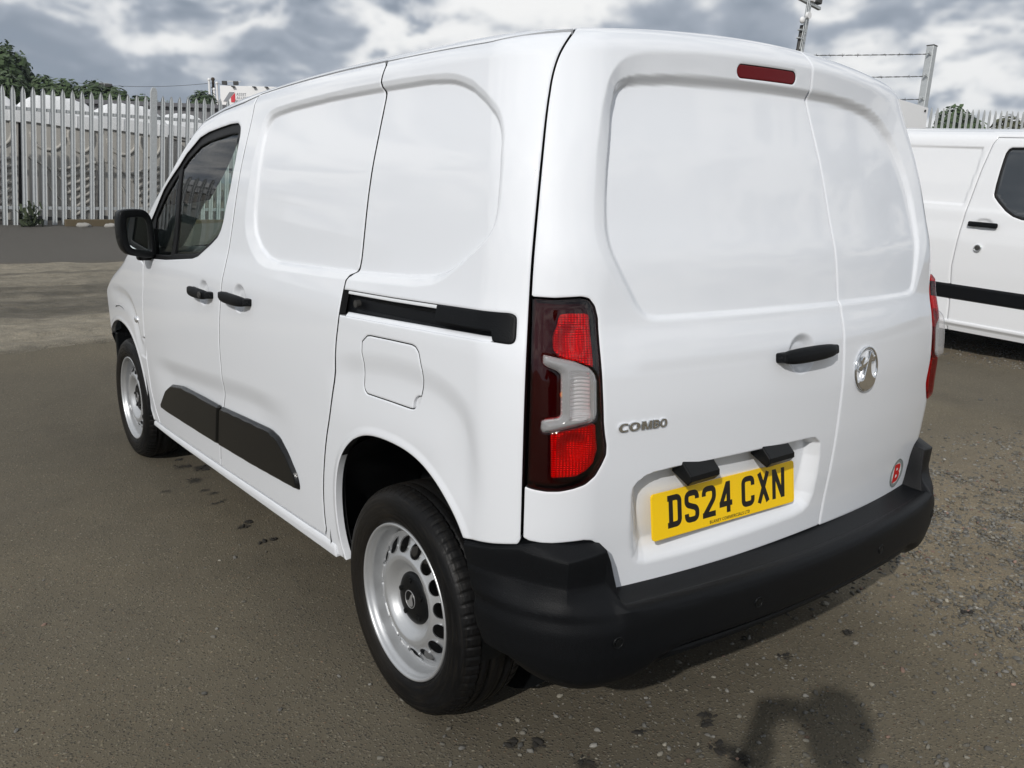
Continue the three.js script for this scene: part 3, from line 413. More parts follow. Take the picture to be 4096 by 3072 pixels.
part('rail_cover', sheet({ u0: -.01, u1: .24, v0: 1.085, v1: 1.16, step: .003, P: off(.0035), sd: (s, v) => sd.coverO(s, v), flange: .02, round: .003 }), M.black, van);
// protective mouldings on the doors
both('door_moulding', sheet({ u0: -2.37, u1: -1.48, v0: .38, v1: .6, step: .006, P: off((s, v) => .012 * sstep(0, .011, -sd.mould1(s, v)) + .001), sd: (s, v) => sd.mould1(s, v), flange: .004, round: .001 }), M.gloss);
both('door_moulding', sheet({ u0: -1.57, u1: -.78, v0: .40, v1: .63, step: .006, P: off((s, v) => .012 * sstep(0, .011, -sd.mould2(s, v)) + .001), sd: (s, v) => sd.mould2(s, v), flange: .004, round: .001 }), M.gloss);
// door handles: a bowed grip standing off the cup
function handle(name, s, v, L, H, parent, twist = 0, taper = 0) {
  const a = onVan(s - L / 2, v), b = onVan(s + L / 2, v + twist), m = onVan(s, v + twist / 2), dir = b.p.clone().sub(a.p).normalize(), n = m.n.clone().addScaledVector(dir, -m.n.dot(dir)).normalize(), up = new THREE.Vector3().crossVectors(n, dir).multiplyScalar(1);
  const rows = [], K = 26, Q = 16; const mid = a.p.clone().add(b.p).multiplyScalar(.5);
  for (let j = 0; j <= K; j++) { const t = j / K * 2 - 1, tt = Math.sign(t) * Math.pow(abs(t), .85), end = sqrt(max(0, 1 - Math.pow(abs(tt), 9))), hh = H / 2 * (1 - .30 * Math.pow(abs(t + taper), 2)) * max(end, .02), th = .011 * max(end, .02), o = .030 - .014 * Math.pow(abs(t), 3), row = [];
    for (let i = 0; i <= Q; i++) { const q = i / Q * 2 * PI, cx = Math.sign(cos(q)) * Math.pow(abs(cos(q)), .75), sx = Math.sign(sin(q)) * Math.pow(abs(sin(q)), .75); const p = mid.clone().addScaledVector(dir, tt * L / 2).addScaledVector(up, hh * sx).addScaledVector(n, o + th * cx); row.push([p.x, p.y, p.z]); } rows.push(row); }
  const foot = t => { const p = mid.clone().addScaledVector(dir, t * L / 2); const g = new RoundedBoxGeometry(L * .15, H * .62, .034, 2, .006); g.applyMatrix4(new THREE.Matrix4().makeBasis(dir, up, n)); return g.translate(p.x + n.x * .012, p.y + n.y * .012, p.z + n.z * .012); };
  return part(name, [loft(rows), foot(-.82), foot(.82)], M.black, parent);
}
const fh = handle('handle', -1.603, 1.012, .235, .040, doorL);
{ const q = onVan(-1.525, 1.012, .042); part('lock', mv(new THREE.CylinderGeometry(.011, .012, .006, 18).rotateZ(PI / 2), q.p.x, q.p.y, q.p.z), M.steelDark, doorL); }
handle('door_handle', -1.236, 1.028, .262, .040, van);
{ const q = onVan(-2.642, .774, .002); part('side_repeater', [mv(new THREE.SphereGeometry(.026, 20, 12).scale(.35, .62, 1), q.p.x, q.p.y, q.p.z)], M.reflect, van); part('side_repeater', [mv(new THREE.SphereGeometry(.026, 20, 12).scale(.35, .62, 1), -q.p.x, q.p.y, q.p.z)], M.reflect, van); }
// windows of the front doors
const glassMain = (s, v) => max(sd.winOut(s, v) + .020 + .014 * sstep(1.45, 1.6, v) + .012 * (1 - sstep(1.10, 1.16, v)), s - 9, -(s + lerp(2.028, 2.016, (v - 1.1) / .38)) + .010);
const glassTri = (s, v) => max(sd.winOut(s, v) + .022, (s + lerp(2.060, 2.042, (v - 1.1) / .38)) + .006, s < -2.34 ? 1 : -1);
const sealG = sheet({ u0: -2.52, u1: -1.38, v0: 1.07, v1: 1.65, step: .006, P: off(-.009), sd: (s, v) => max(sd.winOut(s, v) - .003, -glassMain(s, v), -glassTri(s, v)), flange: .012 });
const winG = sheet({ u0: -2.05, u1: -1.38, v0: 1.08, v1: 1.65, step: .02, P: off(-.013), sd: (s, v) => glassMain(s, v) - .004, flange: 0 });
const triG = sheet({ u0: -2.52, u1: -2.0, v0: 1.08, v1: 1.5, step: .02, P: off(-.013), sd: (s, v) => glassTri(s, v) - .004, flange: 0 });
part('window_seal', sealG, M.seal, doorL); part('window_seal', mirrorX(sealG), M.seal, doorR);
part('window', winG, M.glass, doorL); part('window', mirrorX(winG), M.glass, doorR);
part('quarter_window', triG, M.glass, doorL); part('quarter_window', mirrorX(triG), M.glass, doorR);
// mirrors
function doorMirror(sx) {
  const out = chaikin([[-.100, .105], [-.085, .125], [.02, .130], [.06, .122], [.088, .09], [.098, .03], [.104, -.06], [.102, -.10], [.085, -.112], [-.02, -.102], [-.075, -.085], [-.098, -.04], [-.104, .03]], 2);
  const c = [-.968, 1.193, -2.86]; const g = new THREE.Group();
  const S = new THREE.Shape(out.map(p => new THREE.Vector2(p[0], p[1]))); const inn = out.map(p => new THREE.Vector2(p[0] * .80 + .008, p[1] * .84 - .002)); const H = new THREE.Path(inn.slice().reverse()); S.holes.push(H);
  let rim = toCreasedNormals(new THREE.ExtrudeGeometry(S, { depth: .07, bevelEnabled: true, bevelThickness: .012, bevelSize: .010, bevelSegments: 4, curveSegments: 8 }), .6);
  const shellRows = []; for (let j = 0; j <= 10; j++) { const t = j / 10, k = cos(t * QP), row = []; for (let i = 0; i <= out.length; i++) { const p = out[i % out.length]; row.push([p[0] * 1.08 * max(k, .001), p[1] * 1.06 * max(k, .001), -.005 - .09 * sin(t * QP)]); } shellRows.push(row); }
  const arm = mv(new RoundedBoxGeometry(.15, .07, .07, 3, .018), .10, -.105, -.035), foot = mv(new RoundedBoxGeometry(.05, .17, .20, 2, .01), .128, -.05, -.06);
  const turn = q => { q.rotateY(.10); q.scale(.66, .81, .62); if (sx > 0) { q = mirrorX(q.index ? q : mergeVertices(q)); } return q.translate(sx < 0 ? c[0] : -c[0], c[1], c[2]); };
  const body = part('door_mirror', [rim, loft(shellRows), arm, foot].map(q => turn(q)), M.blackSmooth, van);
  const gl = new THREE.ShapeGeometry(new THREE.Shape(inn), 8).rotateX(.11).translate(0, 0, .052); part('mirror_glass', turn(gl.index ? gl : mergeVertices(gl)), M.mirror, body);
}
doorMirror(-1); doorMirror(1);
// rear doors
const mirS = pts => pts.map(p => [2.1 - p[0], p[1]]);
const gapDown = gapRear.slice(0, -1);
const doorLSD = sdf([...gapDown, ...doorLow, [1.155, 1.832]]), doorHalf = sdf([...gapDown, ...doorLow, [1.3, .521], [1.3, 1.832]]);
const brakeO = (s, v) => { const y = 1.62 + .285 * Math.tan(clamp((v - 1.62) / LV * QP, -.2, 1.2)), t = clamp((s - .866) / (1.068 - .866)); return hypot(s - lerp(.866, 1.068, t), y - lerp(1.7140, 1.7165, t)) - .0152; };
const rearLG = sheet({ u0: .245, u1: 1.16, v0: .50, v1: 1.84, step: .0037, P: PR, sd: (s, v) => max(doorLSD(s, v) + .0025, -(sd.lampO(s, v) - .004), -(brakeO(s, v) - .0015)), flange: .02, round: .0022, darkEdge: (s, v) => s < 1.1 }), rearL = edged(part('rear_door', rearLG, M.paint, van, 'wider left-hand rear door with the number plate'), rearLG);
const rearRG = sheet({ u0: 1.15, u1: 1.856, v0: .50, v1: 1.84, step: .005, P: PR, sd: (s, v) => max(doorHalf(2.1 - s, v) + .0025, 1.1585 - s, -(sd.lampO(2.1 - s, v) - .004)), flange: .02, round: .0022, darkEdge: (s, v) => s > 1.2 }), rearR = edged(part('rear_door', rearRG, M.paint, van, 'narrower right-hand rear door with the chrome emblem'), rearRG);
part('brake_lamp', sheet({ u0: .84, u1: 1.095, v0: 1.66, v1: 1.70, step: .0025, stepV: .0015, P: off((s, v) => embRear(s, v) - .0015), sd: brakeO, flange: .02, round: .003 }), M.redSolid, rearL);
handle('handle', .975, 1.028, .235, .040, rearL, .004, .15);
// number plate
function canvasTex(w, h, draw) { const c = document.createElement('canvas'); c.width = w; c.height = h; draw(c.getContext('2d')); const t = new THREE.CanvasTexture(c); t.colorSpace = THREE.SRGBColorSpace; t.anisotropy = 8; t.magFilter = THREE.LinearFilter; return t; }
const GLYPH = {
  D: [[['M', 3, 7], ['L', 30, 7], ['Q', 43, 7, 43, 20], ['L', 43, 59], ['Q', 43, 72, 30, 72], ['L', 3, 72]], [['M', 14, 7], ['L', 14, 72]]],
  S: [[['M', 43, 23], ['L', 43, 20], ['Q', 43, 7, 30, 7], ['L', 20, 7], ['Q', 7, 7, 7, 20], ['L', 7, 24], ['Q', 7, 33, 16, 36.5], ['L', 34, 43], ['Q', 43, 47, 43, 56], ['L', 43, 59], ['Q', 43, 72, 30, 72], ['L', 20, 72], ['Q', 7, 72, 7, 59], ['L', 7, 56]]],
  2: [[['M', 7, 24], ['L', 7, 20], ['Q', 7, 7, 20, 7], ['L', 30, 7], ['Q', 43, 7, 43, 20], ['L', 43, 25], ['Q', 43, 33, 37, 40], ['L', 10, 70]], [['M', 2, 72], ['L', 48, 72]]],
  4: [[['M', 35, 0], ['L', 35, 79]], [['M', 33, 3], ['L', 9, 54]], [['M', 2, 56], ['L', 49, 56]]],
  C: [[['M', 43, 26], ['L', 43, 20], ['Q', 43, 7, 30, 7], ['L', 20, 7], ['Q', 7, 7, 7, 20], ['L', 7, 59], ['Q', 7, 72, 20, 72], ['L', 30, 72], ['Q', 43, 72, 43, 59], ['L', 43, 53]]],
  X: [[['M', 8, 0], ['L', 42, 79]], [['M', 42, 0], ['L', 8, 79]]],
  N: [[['M', 7, 79], ['L', 7, 0]], [['M', 8, 2], ['L', 42, 77]], [['M', 43, 0], ['L', 43, 79]]],
};
const plateTex = canvasTex(1560, 333, g => {
  g.fillStyle = '#ffd000'; g.fillRect(0, 0, 1560, 333); const r = rng(3);
  for (let i = 0; i < 5000; i++) { g.fillStyle = `rgba(${r() > .5 ? '255,225,90' : '150,110,0'},${.05 + .07 * r()})`; g.fillRect(r() * 1560, r() * 333, 3, 3); }
  g.strokeStyle = '#0a0a09'; g.lineWidth = 14; g.lineJoin = 'round'; g.lineCap = 'butt';
  let x = 47; for (const ch of 'DS24 CXN') { if (ch === ' ') { x += 24; continue; } g.setTransform(3, 0, 0, 3, x * 3, 11 * 3); for (const p of GLYPH[ch]) { g.beginPath(); for (const q of p) q[0] === 'M' ? g.moveTo(q[1], q[2]) : q[0] === 'L' ? g.lineTo(q[1], q[2]) : g.quadraticCurveTo(q[1], q[2], q[3], q[4]); g.stroke(); } x += 60; }
  g.setTransform(1, 0, 0, 1, 0, 0); g.fillStyle = '#14130f'; g.font = 'bold 34px sans-serif'; g.textAlign = 'center'; g.fillText('BLANEY COMMERCIALS LTD', 800, 321);
});
{
  const S = new THREE.Shape(), w = .26, h = .0555, r = .009; S.moveTo(-w + r, -h); S.lineTo(w - r, -h); S.absarc(w - r, -h + r, r, -QP, 0); S.lineTo(w, h - r); S.absarc(w - r, h - r, r, 0, QP); S.lineTo(-w + r, h); S.absarc(-w + r, h - r, r, QP, PI); S.lineTo(-w, -h + r); S.absarc(-w + r, -h + r, r, PI, PI * 1.5);
  const g = new THREE.ExtrudeGeometry(S, { depth: .003, bevelEnabled: true, bevelThickness: .0008, bevelSize: .0008, bevelSegments: 2, curveSegments: 8 });
  const p = g.attributes.position, uv = g.attributes.uv; for (let i = 0; i < p.count; i++) uv.setXY(i, (p.getX(i) + w) / (2 * w), (p.getY(i) + h) / (2 * h));
  const m = part('number_plate', g, new THREE.MeshPhysicalMaterial({ map: plateTex, roughness: .35, clearcoat: .6, clearcoatRoughness: .1 }), rearL);
  const a = new THREE.Vector3(0, cos(-.132), sin(-.132)), ex = new THREE.Vector3(cos(.0454), 0, sin(.0454)), n = new THREE.Vector3().crossVectors(ex, a).normalize();
  m.matrix.makeBasis(ex, new THREE.Vector3().crossVectors(n, ex), n); m.quaternion.setFromRotationMatrix(m.matrix); m.position.set(-.2926, .6770, -.128);
}
for (const [s, v] of [[.617, .789], [.885, .791]]) { // number plate lamp hoods
  const S = new THREE.Shape([[-.012, .018], [.012, .022], [.042, -.008], [.043, -.018], [.034, -.028], [-.012, -.006]].map(p => new THREE.Vector2(...p)));
  const g = new THREE.ExtrudeGeometry(S, { depth: .098, bevelEnabled: true, bevelThickness: .004, bevelSize: .003, bevelSegments: 2 }); g.translate(0, 0, -.049); g.rotateY(-QP); const q = onVan(s, v); g.rotateY(.02); g.translate(q.p.x, q.p.y - .002, q.p.z - .022); part('plate_lamp', g, M.blackSmooth, rearL);
}
// emblem, lettering, sticker
{
  const q = onVan(1.272, .960, .002), grp = []; const basis = (() => { const n = q.n, ex = new THREE.Vector3(0, 1, 0).cross(n).normalize(), ey = new THREE.Vector3().crossVectors(n, ex); return new THREE.Matrix4().makeBasis(ex, ey, n).setPosition(q.p); })();
  const ring = new THREE.TorusGeometry(.0595, .0042, 12, 64);
  const sh = a => new THREE.Shape(chaikin(a, 1).map(p => new THREE.Vector2(p[0] / 1000, p[1] / 1000)));
  const ext = a => new THREE.ExtrudeGeometry(sh(a), { depth: .004, bevelEnabled: true, bevelThickness: .003, bevelSize: .002, bevelSegments: 3 });
  const body = ext([[-50, -28], [-34, -31], [-20, -28], [-13, -10], [-5, 10], [0, 26], [8, 38], [15, 48], [18, 38], [28, 33], [24, 26], [17, 21], [15, 6], [18, -12], [30, -27], [46, -30], [40, -44], [24, -54], [2, -58], [-22, -55], [-40, -45]]);
  const claw = ext([[-8, 12], [-22, 6], [-30, 10], [-27, 16], [-16, 18], [-2, 24]]), flag = ext([[-54, 4], [-30, -2], [-28, 26], [-19, 30], [-22, 36], [-38, 32], [-38, 12], [-52, 12]]), wing = ext([[20, 20], [34, 20], [40, 30], [34, 34], [26, 30]]);
  part('emblem', [ring, body, claw, flag, wing].map(g => g.applyMatrix4(basis)), M.chrome, rearR);
}
const font = await new FontLoader().loadAsync('fonts/droid/droid_sans_bold.typeface.json');
{
  const word = part('model_lettering', new THREE.BoxGeometry(.0001, .0001, .0001).translate(0, 0, -.5), M.chrome, rearL); word.geometry.translate(0, 0, 0);
  const gs = []; const s0 = .398, s1 = .507, v0 = .9035; const g = new TextGeometry('COMBO', { font, size: .0185, depth: .0025, curveSegments: 8, bevelEnabled: true, bevelThickness: .0015, bevelSize: .0008, bevelSegments: 2 });
  g.computeBoundingBox(); const w = g.boundingBox.max.x - g.boundingBox.min.x, p = g.attributes.position; 
  for (let i = 0; i < p.count; i++) { const s = s0 + (p.getX(i) - g.boundingBox.min.x) / w * (s1 - s0), q = onVan(s, v0 + p.getY(i), p.getZ(i) + .001); p.setXYZ(i, q.p.x, q.p.y, q.p.z); }
  g.computeVertexNormals(); word.geometry = g;
}
{
  const t = canvasTex(256, 256, g => { g.fillStyle = '#8d9391'; g.fillRect(0, 0, 256, 256); g.fillStyle = '#e6e7e4'; g.beginPath(); g.arc(128, 128, 94, 0, 7); g.fill(); g.strokeStyle = '#5c6361'; g.lineWidth = 5; g.beginPath(); g.arc(128, 128, 120, 0, 7); g.stroke(); g.beginPath();  const r = rng(8); g.fillStyle = '#7b8280'; for (let i = 0; i < 40; i++) { const a = i / 40 * 6.283; g.fillRect(128 + 94 * cos(a) - 2, 128 + 94 * sin(a) - 5, 5, 9); } g.fillStyle = '#d31d17'; g.font = 'bold 215px sans-serif'; g.textAlign = 'center'; g.setTransform(1.15, 0, 0, 1, -19, 0); g.fillText('B', 128, 204); g.strokeStyle = '#d31d17'; g.lineWidth = 12; g.strokeText('B', 128, 204); });
  const g = sheet({ u0: 1.575, u1: 1.672, v0: .525, v1: .632, step: .004, P: off((s, v) => embRear(s, v) + .0012), sd: (s, v) => hypot(s - 1.625, v - .578) - .0475, flange: .0008, round: 0 }), uv = g.attributes.uv; for (let i = 0; i < uv.count; i++) uv.setXY(i, (uv.getX(i) - 1.5775) / .095, (uv.getY(i) - .5305) / .095);
  part('sticker', g, new THREE.MeshPhysicalMaterial({ map: t, roughness: .35, clearcoat: .4 }), rearR);
}
// tail lamps: tinted cover over reflectors in a dark housing
const ribs = dataTex(128, (i, j) => { const v = .5 + .25 * cos(i / 128 * 2 * PI * 8) + .25 * cos(j / 128 * 2 * PI * 8); return [v, v, v]; }, false, 1 / .04), ribsV = dataTex(128, (i, j) => { const v = .5 + .4 * cos(j / 128 * 2 * PI * 6 + 1.5 * sin(i / 20)) + .15 * (fineAt(i, j) - .5); return [v, v, v]; }, false, 1 / .05);
M.reflectRed = std([.70, .70, .71], .35, .5, { bumpMap: ribs, bumpScale: .002 }); M.reflectClear = std([.84, .85, .86], .30, .55, { bumpMap: ribsV, bumpScale: .003 });
const lampBase = (s, v) => .003 + .010 * sstep(0, .022, -sd.lampO(s, v));
const lampGeos = () => [
  sheet({ u0: .25, u1: .385, v0: .77, v1: 1.2, step: .003, P: off(lampBase), sd: (s, v) => max(sd.lampO(s, v) + .001, -(sd.clearO(s, v) - .0015)), flange: .012, round: .003 }),
  sheet({ u0: .25, u1: .385, v0: .77, v1: 1.2, step: .006, P: off(-.034), sd: (s, v) => sd.lampO(s, v) - .003, flange: 0 }),
  sheet({ u0: .28, u1: .37, v0: 1.04, v1: 1.17, step: .004, P: off((s, v) => -.003 - .016 * (1 - sstep(.2, 1, hypot((s - .318) / .026, (v - 1.105) / .045)))), sd: sd.red1O, flange: .01, round: .003 }),
  sheet({ u0: .28, u1: .37, v0: .8, v1: .935, step: .004, P: off((s, v) => -.003 - .016 * (1 - sstep(.2, 1, hypot((s - .325) / .03, (v - .875) / .04)))), sd: sd.red2O, flange: .01, round: .003 }),
  sheet({ u0: .27, u1: .37, v0: .9, v1: 1.09, step: .0025, P: off((s, v) => lampBase(s, v) + .001 + .013 * sstep(0, .012, -sd.clearO(s, v))), sd: sd.clearO, flange: .016, round: .003 }),
  sheet({ u0: .27, u1: .37, v0: .9, v1: 1.09, step: .003, P: off((s, v) => -.006 - .012 * sstep(.305, .325, s) * (1 - sstep(.03, .055, abs(v - .99)))), sd: (s, v) => sd.clearO(s, v) + .003, flange: .008, round: .002 }),
  sheet({ u0: .27, u1: .37, v0: .9, v1: 1.09, step: .003, P: off((s, v) => .013), sd: (s, v) => max(sd.clearO(s, v) + .0025, -max(.317 - s, s - .352, abs(v - .99) - .052)), flange: .006, round: .002 }),
];
M.frost = phys([.19, .195, .20], { roughness: .35, clearcoat: .6 });
{
  const L = lampGeos(), mk = (f) => {
    const a = part('tail_lamp', f(L[0]), M.redPane, van); part('lamp_housing', f(L[1]), M.housing, a); part('red_reflector', f(L[2]), M.reflectRed, a); part('red_reflector', f(L[3]), M.reflectRed, a);
    part('clear_lens', f(L[4]), M.clearPane, a); part('clear_reflector', f(L[5]), M.reflectClear, a); part('lens_surround', f(L[6]), M.frost, a); return a;
  };
  const left = mk(g => g); mk(mirrorX);
  const q = onVan(.309, .992, -.004); part('amber_bulb', mv(new THREE.SphereGeometry(.009, 14, 10), q.p.x, q.p.y, q.p.z), M.amber, left);
}
// rear bumper: side pieces, raised horns beside the doors and the step between
{
  const oF = new Curve([.12, .2, .28, .33, .40, .46, .55, 1.05], [.007, .030, .062, .083, .099, .105, .107, .107]), oH = { at: s => lineAt([[.12, .006], [.247, .007], [.285, .027], [.322, .050], [.345, .043], [.37, .036], [.42, .034]], s) }, rdg = s => lineAt([[.12, .60], [.247, .636], [.322, .626], [.395, .640], [.42, .640]], s), yB = new Curve([.12, .2, .25, .3, .36, .42, .48, .55, 1.05], [.39, .365, .335, .312, .298, .302, .325, .345, .35]);
  const topY = s => lineAt([[.124, .609], [.2, .626], [.247, .641], [.262, .652], [.365, .652], [.376, .645], [.40, .645]], s), sE = y => lineAt([[.66, .118], [.612, .124], [.538, .150], [.416, .178], [.36, .205], [.29, .27]], y);
  const cols = [.118, .13, .15, .17, .19, .21, .23, .25, .27, .29, .305, .316, .322, .328, .338, .35, .36, .372, .381, .388, .394, .40, .406, .414, .425, .44, .46, .49, .52, .56, .62, .7, .78, .86, .95, 1.05];
  const rows = cols.map(s => {
    const f = sstep(.380, .408, s), F_ = oF.at(s), H_ = oH.at(min(s, .42)), t = topY(s), b = yB.at(s), val = sstep(.46, .56, s);
    const rg = min(rdg(s), t - .004), horn = [[-.03, t + .004], [-.003, t], [H_ * .5, (t + rg) / 2], [H_ - .005, rg + .002], [H_ - .001, rg - .001], [H_, rg - .006], [H_ + .001, .575], [H_ + .001, .560], [H_ + .004, .552], [lerp(H_, F_, .35), .530], [lerp(H_, F_, .75), .505], [F_ - .010, .487], [F_, .462], [F_, .425], [F_, .398]];
    const ledge = [[-.03, .520], [-.003, .519], [.012, .516], [.03, .513], [.045, .511], [.058, .510], [.064, .510], [.068, .512], [.074, .513], [.084, .5115], [.094, .507], [F_ - .004, .496], [F_, .472], [F_, .425], [F_, .400]];
    const low = [[F_ - .004, lerp(.375, .388, val)], [F_ - lerp(.012, .030, val), lerp(b + .035, .382, val)], [F_ - lerp(.022, .036, val), lerp(b + .022, .374, val)], [F_ - lerp(.032, .022, val), lerp(b + .012, .368, val)], [F_ - lerp(.045, .026, val), b], [F_ - .07, b], [-.02, b + .004]];
    let pr = [...horn.map((h, i) => [lerp(h[0], ledge[i][0], f), lerp(h[1], ledge[i][1], f)]), ...low]; pr = openSmooth(pr, 1);
    return pr.map(([o, y]) => { const ss = s < .3 ? max(s, sE(y)) : s, oo = s < .3 ? min(o, oF.at(ss)) : o, p = skin(ss, y), n = skinN(p), l = hypot(n[0], n[2]); return [p[0] + n[0] / l * oo, y, p[2] + n[2] / l * oo]; });
  });
  const g = loft(rows); g.index.array.reverse(); g.computeVertexNormals();
  const full = toCreasedNormals(mergeGeometries([g, mirrorX(g)]), .38); const bump_ = part('rear_bumper', full, M.black, van);
  for (const [s, y, m] of [[.386, .437, 1], [.775, .44, 1], [.775, .44, -1], [.386, .437, -1]]) { const p = skin(s, y), n = skinN(p), l = hypot(n[0], n[2]), o = oF.at(s) + .0005; const q = new THREE.Vector3(m * (p[0] + n[0] / l * o), y, p[2] + n[2] / l * o), nn = new THREE.Vector3(m * n[0] / l, 0, n[2] / l); const rot = new THREE.Quaternion().setFromUnitVectors(new THREE.Vector3(0, 0, 1), nn); const t = new THREE.TorusGeometry(.0125, .0019, 8, 28).applyQuaternion(rot).translate(q.x, q.y, q.z), d = new THREE.CylinderGeometry(.009, .009, .003, 20).rotateX(QP).applyQuaternion(rot).translate(q.x, q.y, q.z); part('parking_sensor', [t, d], M.blackSmooth, bump_); }
}
// wheels
{
  const R = .3175, C = new Curve([0, .06, .075, .086, .096, .105, .114, .122, .131, .142, .153, .165, .176, .1935], [-.040, -.041, -.042, -.038, -.029, -.020, -.0145, -.0140, -.018, -.023, -.028, -.035, -.046, -.058]);
  const holes = (r, a) => { const k = 2 * PI / 16, q = ((a % k) + k) % k - k / 2; return hypot(r - .153, r * q * .97) - .0208; };
  const disc = sheet({ u0: 0, u1: 2 * PI, v0: .06, v1: .1935, step: 2 * PI / 560, stepV: .0016, P: (a, r) => [-C.at(r), r * sin(a), r * cos(a)], sd: (a, r) => -holes(r, a), flange: .004, round: 0, flip: false });
  const lipP = [[.1935, .058], [.196, .056], [.1985, .045], [.199, .024], [.201, .016], [.2045, .013], [.207, .006], [.2085, 0], [.2125, -.003], [.216, -.002], [.2175, .002], [.217, .006]].map(p => new THREE.Vector2(p[0], p[1]));
  const barrel = new THREE.LatheGeometry(lipP, 128).rotateZ(QP).scale(-1, 1, 1); 
  const lip = new THREE.LatheGeometry(lipP, 128).rotateZ(-QP); // axis along x, +y of the profile runs inboard (+x)
  const inner = new THREE.CylinderGeometry(.199, .199, .13, 48, 1, true).rotateZ(QP).translate(.12, 0, 0);
  const drum = new THREE.CylinderGeometry(.135, .135, .05, 40).rotateZ(QP).translate(.10, 0, 0);
  const rim = [disc, lip, inner];
  const cap = new THREE.LatheGeometry([[0, .026], [.03, .0265], [.052, .028], [.066, .032], [.073, .038], [.0745, .046]].map(p => new THREE.Vector2(...p)), 64).rotateZ(-QP);
  const bolts = [...Array(5)].map((_, i) => { const a = i / 5 * 2 * PI + .4; return new THREE.CylinderGeometry(.0075, .009, .012, 6).rotateZ(QP).translate(.031, .054 * sin(a), .054 * cos(a)); });
  const crest = [new THREE.TorusGeometry(.0245, .0014, 8, 40).rotateY(QP).translate(.0255, 0, 0), new THREE.ExtrudeGeometry(new THREE.Shape(chaikin([[-20, -10], [-6, -6], [2, 12], [9, 20], [13, 12], [9, 4], [14, -9], [12, -18], [-6, -23], [-18, -18]], 1).map(p => new THREE.Vector2(p[0] / 1000, p[1] / 1000))), { depth: .001, bevelEnabled: false }).rotateY(-QP).translate(.0262, 0, 0)];
  // tyre: sidewall, shoulder blocks and grooved tread
  const prof = [[.214, .010], [.220, .000], [.228, -.006], [.240, -.0105], [.256, -.0125], [.270, -.0120], [.284, -.0085], [.294, -.0035], [.301, .003], [.307, .010], [.3115, .019], [.3140, .028], [.3155, .036], [.3162, .0400], [.3098, .0408], [.3098, .0465], [.3165, .0473], [.3170, .066], [.3100, .0668], [.3100, .0755], [.3172, .0763], [.3175, .0975]];
  const full = [...prof, ...prof.slice().reverse().map(p => [p[0], .195 - p[1]])]; const nA = 560, rows = [];
  for (let i = 0; i < full.length; i++) { const [r, x] = full[i], row = []; for (let k = 0; k <= nA; k++) { const a = k / nA * 2 * PI, ph = (k % 8) / 8; let d = 0; const sh = (i >= 9 && i <= 13) || (i >= full.length - 14 && i <= full.length - 10); if (sh && ph < .14) d = .0032; if ((i === 15 || i === 16) && ph > .5 && ph < .66) d = .002; if (i >= 4 && i <= 6) d += .0009 * noise(a * 14, i * 3, 2); const rr = r - d; row.push([x, rr * sin(a), rr * cos(a)]); } rows.push(row); }
  const tyre = loft(rows); tyre.index.array.reverse(); tyre.computeVertexNormals();
  for (const [z, xl] of [[-.726, -.876], [-3.511, -.871]]) for (const m of [-1, 1]) {
    const put = gs => { let q = gs.map(g => { let c = g.clone(); if (!c.index) c = mergeVertices(c); if (m > 0) c = mirrorX(c); return c.translate(m < 0 ? xl : -xl, .316, z); }); return q; };
    const w = part('wheel', put(rim), M.silver, van); part('tyre', put([tyre]), M.rubber, w); part('hub_cap', put([cap, ...bolts]), M.blackSmooth, w); part('cap_emblem', put(crest), M.galvPlain ?? (M.galvPlain = std([.32, .32, .32], .4, .5)), w); part('brake_drum', put([drum]), M.steelDark, w);
    part('valve', put([rod([.045, .150, .128], [.012, .160, .132], .004, 8)]), M.black, w);
  }
}
// cab seen through the door windows
{
  const seat = (x) => [box(.46, .16, .50, x, .72, -2.62, .05), box(.44, .62, .16, x, 1.03, -2.32, .06).applyMatrix4(new THREE.Matrix4()), box(.25, .19, .10, x, 1.40, -2.25, .04), rod([x - .05, 1.28, -2.27], [x - .05, 1.36, -2.26], .008), rod([x + .05, 1.28, -2.27], [x + .05, 1.36, -2.26], .008)];
  for (const x of [-.42, .02, .46]) part('seat', seat(x), M.cloth, van);
  part('dashboard', [box(1.55, .26, .42, 0, .98, -3.18, .06), box(.32, .4, .3, .0, .78, -3.05, .04)], M.cabinDark, van);
  part('bulkhead', [box(1.62, .75, .03, 0, .80, -1.98, .01), box(1.50, .34, .03, 0, 1.34, -1.98, .01), box(1.36, .2, .03, 0, 1.60, -1.98, .01)], M.cabinDark, van);
  part('headlining', sheet({ u0: -.66, u1: .66, v0: -2.45, v1: -1.98, step: .05, P: (x, z) => [x, cH.at(z) - .0956 * x * x - .05, z], flip: true, flange: 0 }), M.cabinDark, van);
  part('steering_wheel', [new THREE.TorusGeometry(.18, .014, 10, 36).rotateX(-.45).translate(.46, 1.08, -2.86), box(.12, .08, .05, .46, 1.08, -2.87, .02), rod([.46, 1.08, -2.87], [.46, 1.0, -3.1], .03)], M.blackSmooth, van);
}
